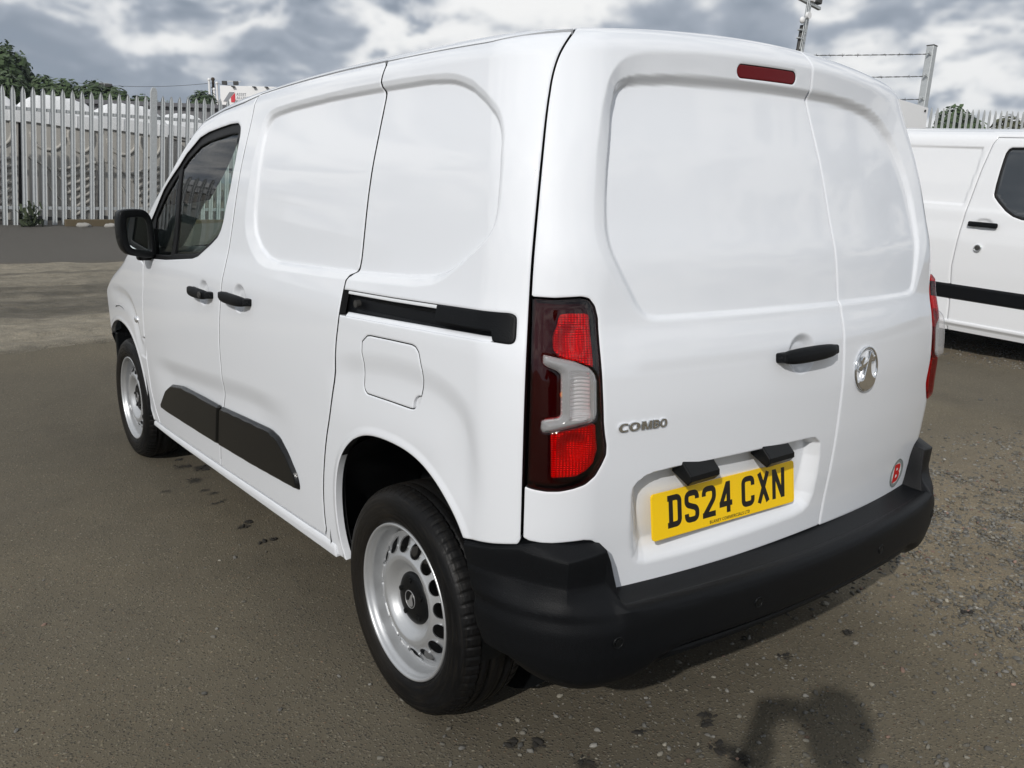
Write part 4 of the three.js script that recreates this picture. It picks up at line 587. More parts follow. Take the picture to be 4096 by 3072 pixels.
// ------------------------------------------------------------------ the second white van on the right, parked the other way
{
  const t = thing('panel_van', 'white panel van parked on the right, with dark door window and black lower strip', 'van', [5.44, groundY(5.5, -2.2) - .03, -2.295]); t.rotation.x = .052;
  // local frame: x = 0 is the near side, +x into the van, z forward (+), heights from the ground
  const yC = new Curve([.2, .36, .5, .62, .80, 1.0, 1.09, 1.16, 1.25, 1.30, 1.5, 1.75, 1.83, 1.875, 1.9], [.06, .012, .004, 0, -.012, -.016, -.010, -.002, .004, .016, .045, .085, .10, .125, .16]);
  const px = (z, y) => yC.at(y) + .02 * sstep(1.2, 2.4, z) + .05 * sstep(-2.4, -3.1, z) * 1;
  const recO = sdf(chaikin([[-2.4, 1.79], [-.07, 1.79], [-.035, 1.765], [-.05, 1.6], [-.085, 1.32], [-.10, 1.295], [-2.4, 1.30]], 2));
  const P = (z, y) => { let e = 0; const d = -recO(z, y); if (d > 0) e = .010 * sstep(0, .02, d); e += .012 * (1 - sstep(.5, 1, hypot((z - .105) / .085, (y - 1.165) / .055))); return [px(z, y) + e, y, z]; };
  const seamZ = y => lineAt([[.30, -.045], [.45, -.05], [.8, -.085], [1.1, -.07], [1.3, -.055], [1.6, -.02], [1.8, .015], [1.9, .06]], y);
  const winS = sdf(chaikin([[1.0, 1.78], [.18, 1.79], [.135, 1.76], [.125, 1.66], [.12, 1.42], [.14, 1.375], [.28, 1.255], [.42, 1.215], [1.25, 1.20], [1.45, 1.30], [1.2, 1.6]], 1));
  const arch = (z0) => (z, y) => hypot(z - z0, y - .34) - .40;
  const a1 = arch(1.95 - .45 + .0), a2 = arch(-1.75);
  part('side_panel', sheet({ u0: -3.05, u1: .07, v0: .26, v1: 1.9, step: .016, P, sd: (z, y) => max(z - seamZ(y) + .003, -a2(z, y)), flange: .02 }), M.paint2, t);
  const door = part('front_door', sheet({ u0: -.1, u1: 1.10, v0: .26, v1: 1.855, step: .012, P, sd: (z, y) => max(seamZ(y) + .003 - z, -winS(z, y), z - 1.06, -a1(z, y)), flange: .02 }), M.paint2, t);
  part('window', sheet({ u0: .1, u1: 1.1, v0: 1.18, v1: 1.8, step: .03, P: (z, y) => [px(z, y) + .008, y, z], sd: (z, y) => max(winS(z, y) - .004, z - 1.06), flange: 0 }), M.glass2, door);
  part('window_seal', sheet({ u0: .1, u1: 1.1, v0: 1.18, v1: 1.8, step: .008, P: (z, y) => [px(z, y) + .003, y, z], sd: (z, y) => max(winS(z, y) - .002, -(winS(z, y) + .018), z - 1.06), flange: .01 }), M.seal, door);
  part('wing', sheet({ u0: 1.06, u1: 2.12, v0: .26, v1: 1.75, step: .02, P: (z, y) => [px(z, y) + .35 * sstep(1.5, 2.2, z) * .3, y, z], sd: (z, y) => max(1.066 - z, y - lineAt([[1.0, 1.75], [1.25, 1.45], [1.45, 1.2], [2.12, 1.02]], z), -a1(z, y), -1), flange: .02 }), M.paint2, t);
  part('trim_strip', sheet({ u0: -3.0, u1: 1.08, v0: .52, v1: .66, step: .015, P: (z, y) => [px(z, y) - .014 * sstep(0, .02, min(y - .525, .655 - y)), y, z], sd: (z, y) => max(.525 - y, y - .655, -a1(z, y), -a2(z, y)), flange: .012 }), M.black, t);
  part('sill', sheet({ u0: -1.3, u1: 1.1, v0: .25, v1: .36, step: .012, P: (z, y) => [px(z, y) - .012 * sstep(.30, .325, y), y, z], sd: (z, y) => max(.285 - y, y - .345), flange: .10 }), M.paint2, t);
  { // handle and lock
    const h = new RoundedBoxGeometry(.026, .042, .235, 4, .012).translate(px(.105, 1.16) - .026, 1.163, .11), f = [box(.03, .03, .03, px(0, 1.16) - .01, 1.165, .015, .008), box(.03, .03, .03, px(.2, 1.16) - .01, 1.16, .205, .008)];
    part('handle', [h, ...f], M.black, door); part('lock', [new THREE.CylinderGeometry(.030, .032, .012, 24).rotateZ(QP).translate(px(.1, .97) - .006, .972, .105), new THREE.TorusGeometry(.026, .005, 8, 28).rotateY(QP).translate(px(.1, .97) - .013, .972, .105)], M.chrome, door);
    part('lock_barrel', new THREE.CylinderGeometry(.018, .018, .012, 20).rotateZ(QP).translate(px(.1, .97) - .010, .972, .105), M.steelDark, door);
  }
  const roof = [], W2 = 1.0; for (let j = 0; j <= 40; j++) { const z = lerp(-3.05, 1.02, j / 40), row = [], y0 = 1.90, x0 = px(z, y0); for (let i = 0; i <= 24; i++) { const k = i / 24, x = lerp(x0, 1.97 - x0, k); row.push([x, y0 + .055 * sqrt(max(0, 1 - Math.pow(abs(k * 2 - 1), 2.6))), z]); } roof.push(row); }
  part('roof', [loft(roof), sheet({ u0: -.02, u1: 1.06, v0: 1.855, v1: 1.905, step: .02, P: (z, y) => [px(z, y), y, z], sd: (z, y) => 1.861 - y, flange: .015 })], M.paint2, t);
  part('far_side', [sheet({ u0: -3.05, u1: 2.1, v0: .26, v1: 1.9, step: .05, P: (z, y) => [1.97 - px(z, y) - .05 * sstep(1.4, 2.2, z), y, z], sd: (z, y) => max(y - lineAt([[1.0, 1.9], [1.25, 1.45], [1.45, 1.2], [2.12, 1.02]], z), -a1(z, y), -a2(z, y)), flange: 0 }), box(1.85, 1.6, .04, .985, 1.1, -3.05, .01)], M.paint2, t);
  part('windscreen', loft([[[.14, 1.88, 1.02], [1.83, 1.88, 1.02]], [[.06, 1.25, 1.62], [1.91, 1.25, 1.62]]]), M.glass2, t);
  part('bonnet', loft([[[.06, 1.25, 1.6], [1.91, 1.25, 1.6]], [[.1, 1.10, 2.0], [1.87, 1.10, 2.0]], [[.16, .98, 2.16], [1.81, .98, 2.16]], [[.18, .30, 2.2], [1.79, .30, 2.2]]]), M.paint2, t);
  part('floor_pan', [box(1.7, .14, 4.9, .985, .42, -.45), box(1.3, .2, 4.6, .985, .30, -.5)], M.dark, t);
  for (const z of [1.5, -1.75]) for (const x of [.12, 1.85]) { const w = part('wheel', new THREE.CylinderGeometry(.22, .22, .19, 36).rotateZ(QP).translate(x, .335, z), M.silver, t); part('tyre', new THREE.TorusGeometry(.255, .088, 14, 40).rotateY(QP).scale(1.15, 1, 1).translate(x, .343, z), M.rubber, w); }
  finish(t);
}
// ------------------------------------------------------------------ palisade fence at the far side of the yard
const LEAN = -.07;
const fy = (x) => groundY(x, -16.2);
function paleGeo(h, w = .082) { // W-section pale with a split pointed head
  const pf = [[-w / 2, .010], [-w * .33, 0], [-w * .14, .006], [0, .014], [w * .14, .006], [w * .33, 0], [w / 2, .010]], rows = [];
  for (const [y, k] of [[0, 1], [h * .5, 1], [h - .15, 1], [h - .11, .92], [h - .05, .62], [h, .10]]) rows.push(pf.map(p => [p[0] * k, y, p[1] * (k > .5 ? 1 : 1.4)]));
  const front = loft(rows), rows2 = rows.map(r => r.map(p => [p[0], p[1], p[2] - .004])), back = loft(rows2.map(r => r.slice().reverse())); return merge([front, back]);
}
{
  const t = thing('palisade_fence', 'galvanised palisade fence with pointed pales in front of the portable toilets', 'fence', [0, 0, -16.25]); t.rotation.z = LEAN * 0;
  const pg = paleGeo(2.36); let n = 0;
  const put = (x, scale = 1) => { const m = part(n ? `pale_${String(n).padStart(3, '0')}` : 'pale', pg, M.galv, t); m.position.set(x, fy(x) + .0, .03); m.rotation.z = LEAN; n++; };
  for (let k = -46; k < 17; k++) if (k * .155 + .09 < 2.66) put(k * .155 + .09);
  for (let k = 0; k < 30; k++) put(2.88 + k * .155);
  const y0 = fy(1);
  part('rail', box(14.5, .055, .05, -.4 - .02, y0 + .30, 0), M.galv, t); part('rail', box(14.5, .055, .05, -.4 + .15, y0 + 1.98, 0), M.galv, t);
  const post = new THREE.Shape([[-.055, 0], [.055, 0], [.055, 2.40], [.045, 2.46], [.02, 2.50], [-.02, 2.50], [-.045, 2.46], [-.055, 2.40]].map(p => new THREE.Vector2(...p)));
  for (const x of [2.71, -.04 - 2.71, 6.2]) { const m = part('post', new THREE.ExtrudeGeometry(post, { depth: .05, bevelEnabled: true, bevelThickness: .004, bevelSize: .004, bevelSegments: 2 }), M.galv, t); m.position.set(x, fy(x), .02); m.rotation.z = LEAN; }
}
{ // short run of the same fence beyond the van on the right
  const a = new THREE.Vector3(15.1, 0, -8.35), b = new THREE.Vector3(20.2, 0, -6.9), t = thing('palisade_fence', 'pointed tops of a steel palisade fence behind the white van on the right', 'fence', [a.x, groundY(a.x, a.z) - .15, a.z]); const dir = b.clone().sub(a), L = dir.length(); t.rotation.y = atan2(-dir.z, dir.x);
  const pg = paleGeo(2.60, .075); const H0 = 3.34 - t.position.y - 2.6;
  for (let k = 0, n = 0; k * .165 < L; k++, n++) { const m = part(n ? `pale_${String(n).padStart(3, '0')}` : 'pale', pg, M.galv, t); m.position.set(k * .165, H0 + k * .004, .03); m.rotation.z = -.015; }
  part('rail', box(L, .055, .05, L / 2, H0 + 2.2, 0), M.galv, t); part('rail', box(L, .055, .05, L / 2, H0 + .4, 0), M.galv, t);
}
// ------------------------------------------------------------------ portable toilets behind the fence
function toilet(label, x0, x1, z, yb, yt, hd, plain) {
  const w = x1 - x0, h = yt - yb, t = thing('portable_toilet', label, 'toilet', [(x0 + x1) / 2, yb, z], 'portable toilets behind the fence'); delete t.userData.group; t.rotation.z = LEAN * 1.2;
  part('base', box(w + .02, .16, w, 0, -.02, -w / 2, .02), M.cabinDark, t);
  const wallM = M.cabin; const front = [box(w, h, .05, 0, h / 2, -.03, .012)];
  const walls = [...front, box(.05, h, w - .04, -w / 2 + .03, h / 2, -w / 2, .012), box(.05, h, w - .04, w / 2 - .03, h / 2, -w / 2, .012), box(w, h, .05, 0, h / 2, -w + .03, .012)];
  part('wall', walls, wallM, t);
  const rb = (a, b, r = .018) => rod([a[0] * w, a[1] * h, .0], [b[0] * w, b[1] * h, .0], r * 1.7, 8);
  if (!plain) {
    const arcs = []; for (const [cx, cy, rx, ry, a0, a1] of [[-.2, .83, .22, .14, PI * .98, PI * 2.02], [.25, .86, .17, .155, PI * .9, PI * 2.3]]) { let pr = null; for (let k = 0; k <= 18; k++) { const a = lerp(a0, a1, k / 18), q = [cx + rx * cos(a), cy + ry * sin(a)]; if (pr) arcs.push(rb(pr, q)); pr = q; } }
    part('moulded_arc', arcs, wallM, t);
    for (let k = 0; k < 7; k++) { const s = k / 7, x1_ = lerp(.46, .44, s), y1 = .62 - k * .075, x0_ = lerp(-.05, .22, s), y0 = y1 - lerp(.12, .10, s); part('moulded_rib', rb([x0_, y0], [x1_, y1], .022), wallM, t); }
    const lines = []; let pr = null; for (const q of [[-.45, .60], [-.2, .52], [.05, .38], [.18, .2], [.2, .1]]) { if (pr) lines.push(rb(pr, q, .012)); pr = q; } pr = null; for (const q of [[-.2, .36], [-.1, .26], [.08, .16], [.16, .06]]) { if (pr) lines.push(rb(pr, q, .01)); pr = q; }
    part('moulded_line', lines, wallM, t);
  } else { part('louvre', [box(w * .7, .05, .03, 0, h * .955, .005, .008), box(w * .72, .02, .03, 0, h * .90, .005, .006)], M.cabinDark, t); part('door_panel', [box(w * .78, h * .75, .02, .02, h * .45, .0, .01)], wallM, t); }
  // pale domed roof with a skirt and ribs
  const rows = [], D = w; const N = 28, K = 14;
  for (let j = 0; j <= K; j++) { const row = []; for (let i = 0; i <= N; i++) { const u = i / N * 2 - 1, v = j / K * 2 - 1, e = (1 - Math.pow(abs(u), 5)) * (1 - Math.pow(abs(v), 6)); row.push([u * (w / 2 + .03), .10 + hd * Math.pow(max(e, 0), .6) * (1 - .25 * u * u) + (abs(u) < .8 && abs(v) < .9 ? .012 * cos(u * 20) : 0), -D / 2 + v * (D / 2 + .03)]); } rows.push(row); }
  const top = loft(rows); const rf = part('roof', [top, box(w + .06, .24, .03, 0, .0, .025, .008), box(.03, .24, D + .04, -w / 2 - .02, 0, -D / 2, .008), box(.03, .24, D + .04, w / 2 + .02, 0, -D / 2, .008)], M.trans, t); rf.position.y = h;
  const ribsR = []; for (let k = -2; k <= 2; k++) ribsR.push(box(.02, .22, .012, k * w * .19, .0, .044, .004)); part('roof_rib', ribsR, M.trans, rf);
  finish(t);
}
toilet('grey portable toilet behind the fence, leftmost, cut by the picture edge', -.62, .60, -17.2, .72, 2.66, .28);
[['first', -1.96], ['second', -3.3], ['third', -4.64], ['fourth', -5.98]].forEach(([w, x]) => toilet(`grey portable toilet behind the fence, ${w} beyond the left edge of the picture`, x, x + 1.22, -17.2, .72, 2.62, .3));
toilet('grey portable toilet with embossed circles, second from the left behind the fence', .70, 1.95, -17.2, .72, 2.58, .34);
toilet('grey portable toilet with embossed circles, just left of the thick fence post', 2.02, 3.20, -17.2, .72, 2.54, .34);
toilet('smaller plain grey portable toilet behind the fence, to the right of the thick post', 3.60, 4.44, -18.5, .70, 2.57, .30, true);
// ------------------------------------------------------------------ bits at the foot of the fence
{
  const y = groundY(2, -15.8); const pl = thing('timber_sleeper', 'weathered timber sleeper along the foot of the fence on the left', 'timber', [2.6, y, -16.0]); part('timber', new RoundedBoxGeometry(2.9, .13, .12, 3, .012).translate(0, .06, 0), M.timber, pl);
  const r = rng(14), gs = []; for (let k = 0; k < 80; k++) { const g = new THREE.PlaneGeometry(.03 + .03 * r(), .08 + .06 * r()).translate(0, .05, 0).rotateX(-1.1 + 1.6 * r()).rotateY(r() * 6.3); const a = r() * 6.3, q = r() * .22, hh = Math.pow(r(), 1.6) * .36; g.translate(q * cos(a) * (1 - hh * .6), hh, q * sin(a) * .6); gs.push(g); }
  const w = thing('weed', 'clump of green weeds growing at the foot of the fence', 'weed', [.62, groundY(.62, -15.95), -15.95]); part('foliage', gs, std([.045, .06, .028], .8), w);
  const st = [...Array(6)].map((_, k) => rod([0, 0, 0], [.16 * cos(k), (.22 + .1 * r()), .12 * sin(k)], .006, 5)); part('stem', st, std([.06, .08, .04], .8), w);
  const rock = (x, z, s, label) => { const g = mergeVertices(new THREE.IcosahedronGeometry(1, 2).deleteAttribute('uv').deleteAttribute('normal')); const p = g.attributes.position; for (let i = 0; i < p.count; i++) { const f = 1 + .35 * noise(p.getX(i) * 1.6 + x, p.getY(i) * 1.6, p.getZ(i) * 1.6); p.setXYZ(i, p.getX(i) * f * s * 1.6, p.getY(i) * f * s * .8, p.getZ(i) * f * s); } g.computeVertexNormals(); const m = thing('rubble_stone', label, 'stone', [x, groundY(x, z) + s * .3, z]); part('stone', g, M.concrete, m); };
  rock(1.42, -15.85, .075, 'pale broken lump of concrete at the fence foot beside the weeds'); rock(1.86, -15.75, .07, 'flat pale piece of rubble at the fence foot in front of the timber');
}
// ------------------------------------------------------------------ trees and hedge
function leafCloud(lobes, n, size, seed) {
  const r = rng(seed), gs = [], pos = [], nor = [], idx = []; const tot = lobes.reduce((s, l) => s + l[3] * l[3], 0);
  for (const [cx, cy, cz, R, ky = 1] of lobes) { const m = Math.round(n * R * R / tot);
    for (let k = 0; k < m; k++) { const u = r() * 2 - 1, a = r() * 2 * PI, q = sqrt(1 - u * u), d = [q * cos(a), u, q * sin(a)], f = R * (.62 + .42 * Math.pow(r(), .6)) * (1 + .28 * noise(d[0] * 2.6 + cx, d[1] * 2.6 + cy, d[2] * 2.6 + cz)); const p = [cx + d[0] * f, cy + d[1] * f * ky, cz + d[2] * f];
      const N = new THREE.Vector3(d[0] + 1.1 * (r() - .5), d[1] + .5 + 1.1 * (r() - .5), d[2] + 1.1 * (r() - .5)).normalize(), T = new THREE.Vector3(r() - .5, r() - .5, r() - .5).cross(N).normalize(), B = new THREE.Vector3().crossVectors(N, T), s = size * (.6 + .8 * r()), b = pos.length / 3;
      for (const [i, j] of [[0, -1], [.55, -.1], [0, 1], [-.55, .1]]) { pos.push(p[0] + (T.x * i + B.x * j) * s, p[1] + (T.y * i + B.y * j) * s, p[2] + (T.z * i + B.z * j) * s); nor.push(N.x, N.y, N.z); } idx.push(b, b + 1, b + 2, b, b + 2, b + 3); } }
  const g = new THREE.BufferGeometry(); g.setAttribute('position', new THREE.Float32BufferAttribute(pos, 3)); g.setAttribute('normal', new THREE.Float32BufferAttribute(nor, 3)); g.setAttribute('uv', new THREE.Float32BufferAttribute(new Float32Array(pos.length / 3 * 2), 2)); g.setIndex(idx); return g;
}
const leafM = [phys([.060, .104, .030], { roughness: .75, transmission: .3, thickness: 0 }), phys([.052, .092, .028], { roughness: .75, transmission: .3, thickness: 0 }), phys([.095, .10, .042], { roughness: .75, transmission: .3, thickness: 0 })];
let treeSeed = 40;
function tree(label, x, z, yTop, w, depth, mi = 0, n = 5000, size = .13, low = .12) {
  const yg = groundY(x, z) - .3, H = yTop - yg, t = thing('tree', label, 'tree', [x, yg, z]), r = rng(++treeSeed), lobes = [];
  const N = 15; for (let k = 0; k < N; k++) { const a = r() * 6.28, q = Math.pow(r(), .55), hh = lerp(low + .12, .84, r()), env = sin(PI * clamp(lerp(.30, 1.0, 1 - hh) * .9 + .05)); lobes.push([cos(a) * q * w * .40 * env, hh * H, sin(a) * q * depth * .40, w * lerp(.13, .22, r())]); } lobes.push([0, H * .86, 0, H * .12 + w * .05], [w * .05, H * .62, 0, w * .30]);
  part('crown', leafCloud(lobes, n, size, treeSeed + 7), leafM[mi], t);
  const limbs = [rod([0, 0, 0], [.05, H * .45, 0], .10 + .02 * w, 10, .08)]; for (let k = 0; k < 5; k++) { const L = lobes[k]; limbs.push(rod([.03, H * (.25 + .04 * k), 0], [L[0] * .8, L[1], L[2] * .8], .06, 6, .02)); } part('trunk', limbs, M.bark, t); finish(t);
}
tree('big dark green tree at the left edge beyond the portable toilets', 3.1, -35.0, 6.05, 3.6, 3.2, 0, 16000, .10);
tree('dark green tree standing close behind the big tree on the left', .6, -36.5, 6.0, 3.2, 3, 1, 6000);
tree('mid green tree right of the big tree on the left', 4.75, -33.9, 5.02, 1.7, 1.8, 0, 4500, .10);
tree('small dark tree fifth from the picture edge, behind the second toilet', 5.55, -33.1, 4.98, 1.35, 1.5, 1, 4000, .10);
tree('small rounded tree behind the gap between the toilets', 6.15, -32.7, 4.82, 1.25, 1.4, 0, 3600, .10);
tree('lowest small tree of the left row, next to the floodlight', 6.85, -32.1, 4.55, 1.4, 1.3, 1, 3600, .10);
tree('narrow dark green conifer beside the three white flagpoles', 11.42, -39.2, 5.62, .95, 1.0, 1, 2600, .11);
tree('round green tree on the right above the palisade tops', 40.2, -19.5, 5.9, 3.9, 3.5, 0, 9000, .15, .1);
tree('brownish bush right of the round green tree on the right', 41.9, -17.7, 5.6, 2.0, 1.7, 2, 3000, .13);
tree('dark tree behind the barbed wire post on the right', 37.9, -21.2, 6.0, 2.6, 2.4, 1, 5000, .14);
tree('sparse tree at the right picture edge above the white van', 43.4, -16.3, 5.75, 2.4, 1.8, 2, 3000, .12);
{ const lobes = [], r = rng(71); for (let k = 0; k < 60; k++) lobes.push([r() * 5.2 - 1.0, .9 + r() * 1.25, r() * 1.4, .5 + .25 * r()]); const h = struct('hedge', leafCloud(lobes, 9000, .10, 72), leafM[0], 'stuff'); h.position.set(8.3, 2.45, -40.3); h.rotation.y = .5; h.userData = { label: 'dark green hedge running behind the fence left of the flagpoles', category: 'hedge', kind: 'stuff' }; }
{ // far wooded hill
  const rows = []; for (let j = 0; j <= 8; j++) { const row = []; for (let i = 0; i <= 120; i++) { const a = lerp(-.55, 1.5, i / 120), d = 560 + j * 22, h = (36 + 13 * noise(a * 2.5 + 4, 3) + 7 * noise(a * 8, 5) + 1.6 * noise(a * 60, 9)) * sin(clamp(j / 5) * QP) ; row.push([sin(a) * d, h + (j ? 2 : -8), -cos(a) * d]); } rows.push(row); }
  const g = loft(rows); struct('hill', g, std([.035, .05, .05], .95));
}
// ------------------------------------------------------------------ signboard, flagpoles, poles and wires far off
{
  const R0 = rng(2), t = thing('sign_board', 'large white company signboard with a grey and red emblem above the van roofline', 'sign', [14.56, 5.63, -45.85]); t.rotation.y = -.665; t.rotation.z = .0;
  part('panel', box(4.2, 1.05, .12, 2.1, .525, 0, .01), M.white, t); part('leg', box(.1, 6, .1, .4, -2.9, -.12), M.galv, t); part('leg', box(.1, 6, .1, 3.8, -2.9, -.12), M.galv, t);
  const tri = (pts) => new THREE.ExtrudeGeometry(new THREE.Shape(pts.map(p => new THREE.Vector2(...p))), { depth: .02, bevelEnabled: false }).translate(0, 0, .065);
  part('emblem', tri([[.16, .25], [.36, .25], [.76, .73], [.50, .73]]), std([.22, .23, .25], .5), t, 'grey half of the emblem'); part('emblem', tri([[.57, .22], [.79, .22], [.79, .70], [.57, .46]]), std([.55, .012, .03], .5), t, 'red half of the emblem');
  ['ASSET', 'ALLIANCE', 'GROUP'].forEach((w, i) => { const g = new TextGeometry(w, { font, size: .135, depth: .01, curveSegments: 3, bevelEnabled: false }); part('lettering', g.translate(.86, .56 - i * .175, .062), std([.30, .31, .33], .6), t); });
  for (const x of [.74, 1.85, 2.5]) part('lamp', [box(.16, .05, .22, x, 1.0, .17, .015)], M.cabinDark, t);
  part('edge_strip', box(2.4, .08, .13, 1.25, -.05, 0), std([.45, .02, .02], .5), t); finish(t);
}
const pole = (name, label, cat, x, z, y0, y1, r, mat, group) => { const t = thing(name, label, cat, [x, y0, z], group); part('pole', new THREE.CylinderGeometry(r * .9, r, y1 - y0, 10).translate(0, (y1 - y0) / 2, 0), mat, t); part('finial', new THREE.SphereGeometry(r * 1.4, 10, 8).translate(0, y1 - y0 + r, 0), mat, t); return t; };
pole('flagpole', 'tallest white flagpole, leftmost of three beside the signboard', 'flagpole', 14.10, -46.2, 2, 6.9, .06, M.white).rotation.z = .0;
pole('flagpole', 'white flagpole in the middle of three, in front of the dark pole', 'flagpole', 14.28, -46.0, 2, 6.42, .06, M.white);
pole('flagpole', 'white flagpole closest to the signboard edge', 'flagpole', 14.42, -45.95, 2, 6.74, .06, M.white);
{ const t = pole('utility_pole', 'dark wooden utility pole among the white flagpoles', 'pole', 14.38, -46.4, 1.5, 6.95, .075, M.bark); part('crossarm', box(.2, .06, .06, 0, 5.1, 0), M.bark, t);
  const w = thing('overhead_wire', 'thin overhead wires running from the dark utility pole', 'wire', [0, 0, 0]); const cat = (a, b, sag) => { const v = []; for (let k = 0; k <= 20; k++) { const s = k / 20; v.push(new THREE.Vector3(lerp(a[0], b[0], s), lerp(a[1], b[1], s) - sag * 4 * s * (1 - s), lerp(a[2], b[2], s))); } return new THREE.TubeGeometry(new THREE.CatmullRomCurve3(v), 30, .011, 5); };
  part('wire', cat([14.4, 6.85, -46.4], [8.2, 6.70, -51], .22), M.steelDark, w); part('wire', cat([14.4, 6.85, -46.4], [17.5, 6.55, -44.4], .06), M.steelDark, w); }
function floodlight(label, x, y0, z, H, r, heads, rotY) {
  const t = thing('floodlight_mast', label, 'floodlight', [x, y0, z]); t.rotation.y = rotY; part('pole', new THREE.CylinderGeometry(r * .8, r, H, 10).translate(0, H / 2, 0), M.galv, t); part('crossbar', box(heads, .05, .05, 0, H, 0), M.galv, t);
  for (const s of [-1, 1]) part('lamp_head', [box(.26, .20, .16, s * heads * .42, H - .09, .05, .03).rotateX(.2)], M.cabinDark, t); part('camera', [new THREE.SphereGeometry(.07, 12, 8).translate(.12, H - .5, 0), box(.12, .03, .03, .06, H - .45, 0)], M.steelDark, t); finish(t);
}
floodlight('slim twin floodlight on a pole above the white signboard', 15.45, 3, -46.2, 4.0, .05, .7, -.6);
floodlight('small floodlight on a pole above the left row of trees', 6.38, 2.5, -35.2, 2.65, .04, .35, -.2);
{ const t = thing('shipping_container', 'grey container below the flagpoles, partly hidden by the van', 'container', [14.2, 2.2, -45.2]); t.rotation.y = -.665; part('wall', [box(1.6, 3.22, 1.4, 0, 1.61, 0, .02), ...[...Array(8)].map((_, k) => box(.06, 3.0, .05, -.7 + k * .2, 1.6, .71))], std([.25, .25, .25], .7), t); part('roof_edge', box(1.66, .06, 1.46, 0, 3.25, 0), std([.18, .10, .06], .9), t); finish(t); }
{ const t = thing('storage_building', 'low grey shed roof behind the portable toilets', 'building', [7.4, 2.0, -27.5]); t.rotation.y = -.5; part('wall', box(8, 1.75, 3, 0, .87, 0, .01), std([.16, .16, .17], .8), t); part('roof', box(8.2, .12, 3.3, 0, 1.80, 0, .01), std([.12, .12, .13], .8), t); finish(t); }
// ------------------------------------------------------------------ gatepost with barbed wire and a white board, tall lighting mast
{
  const x = 8.18, z = -4.3, yg = groundY(x, z), t = thing('gate_post', 'galvanised square post carrying three barbed wires, right of the big van roof', 'post', [x, yg, z]); t.rotation.z = -.075;
  const H = 3.24 - yg; const body = part('post', [box(.088, H, .088, 0, H / 2, 0, .008)], M.galv, t); part('cap', box(.092, .012, .092, 0, H + .004, 0, .003), M.steelDark, body);
  const wires = thing('barbed_wire', 'three strands of barbed wire stretched from the galvanised post to the left', 'barbed wire', [0, 0, 0]);
  [[.09, 3.14], [.34, 2.90], [.60, 2.66]].forEach(([d, wy], i) => {
    const c = new THREE.Vector3(0, H - d, 0).applyEuler(t.rotation).add(t.position); const L = [c.x - .10, c.y - .01, c.z]; part('bracket', [box(.075, .028, .02, -.075, H - d, .02, .004), box(.02, .05, .03, -.048, H - d, .02, .004)], M.galv, t);
    const far = [c.x - 3.75, c.y - .05, c.z - 3.0], gs = []; for (const ph of [0, PI]) { const v = []; for (let k = 0; k <= 130; k++) { const s = k / 130; v.push(new THREE.Vector3(lerp(L[0], far[0], s) , lerp(L[1], far[1], s) - .035 * 4 * s * (1 - s) + .004 * cos(s * 150 + ph), lerp(L[2], far[2], s) + .004 * sin(s * 150 + ph))); } gs.push(new THREE.TubeGeometry(new THREE.CatmullRomCurve3(v), 260, .0028, 4)); }
    part('wire', gs, M.steelDark, wires); const rr = rng(50 + i), bg = []; for (let k = 1; k < 30; k++) { const s = k / 30 + .006 * rr(), p = [lerp(L[0], far[0], s), lerp(L[1], far[1], s) - .035 * 4 * s * (1 - s), lerp(L[2], far[2], s)]; for (let q = 0; q < 2; q++) { const a = rr() * 6.28, d = [.006 * (q ? 1 : -1), .020 * cos(a), .020 * sin(a)]; bg.push(rod([p[0] + d[0] - .004, p[1] - d[1], p[2] - d[2]], [p[0] + d[0] + .004, p[1] + d[1], p[2] + d[2]], .0022, 4)); } }
    part('barb', bg, M.steelDark, wires).userData.kind = 'stuff';
  });
  const b = thing('white_board', 'plain white board fixed to the galvanised post, partly hidden by the big van', 'board', [x + .05, 0, z + .03]); b.rotation.z = -.065; part('panel', box(1.1, 1.35, .012, -.57 - .0, 1.86, .03, .003), M.white, b); part('bolt', new THREE.CylinderGeometry(.014, .014, .012, 12).rotateX(QP).translate(-.10, 2.49, .042), M.steelDark, b); finish(b); finish(t);
}
{
  const t = thing('lighting_mast', 'tall steel lighting mast with crossbar and dish cameras above the big van roof', 'lighting mast', [17.17, -.10, -12.9]); t.rotation.z = -.135; t.rotation.y = 0;
  const g0 = groundY(17.3, -12.9); const rotUp = (y) => y;
  part('pole', rod([.30, g0, 0], [.30, 6.62, 0], .075, 12, .065), M.galv, t); part('cable_pole', rod([.10, g0, .05], [.10, 6.0, .05], .055, 10), M.steelDark, t);
  part('conduit', [rod([.07, 5.4, .12], [.07, 7.0, .12], .014, 6), rod([.14, 5.5, .12], [.14, 6.9, .12], .012, 6), box(.24, .03, .1, .08, 5.86, .08), box(.24, .03, .1, .08, 5.66, .08)], M.galv, t);
  part('crossbar', box(.95, .075, .09, .28, 6.60, .02, .01), M.galv, t); part('flood_lamp', [box(.26, .20, .16, .58, 6.78, .03, .03)], M.cabinDark, t); part('junction_box', box(.16, .12, .12, .30, 6.70, .06, .015), M.white, t);
  part('dish', [new THREE.SphereGeometry(.085, 16, 12).scale(1, 1, .7).translate(-.06, 6.08, .14)], M.white, t); part('dish', [new THREE.CylinderGeometry(.085, .085, .07, 18).rotateX(QP).translate(.12, 6.24, .17)], M.white, t); part('arm', [rod([-.06, 6.08, .1], [.10, 6.12, .05], .014, 6)], M.steelDark, t); finish(t);
}
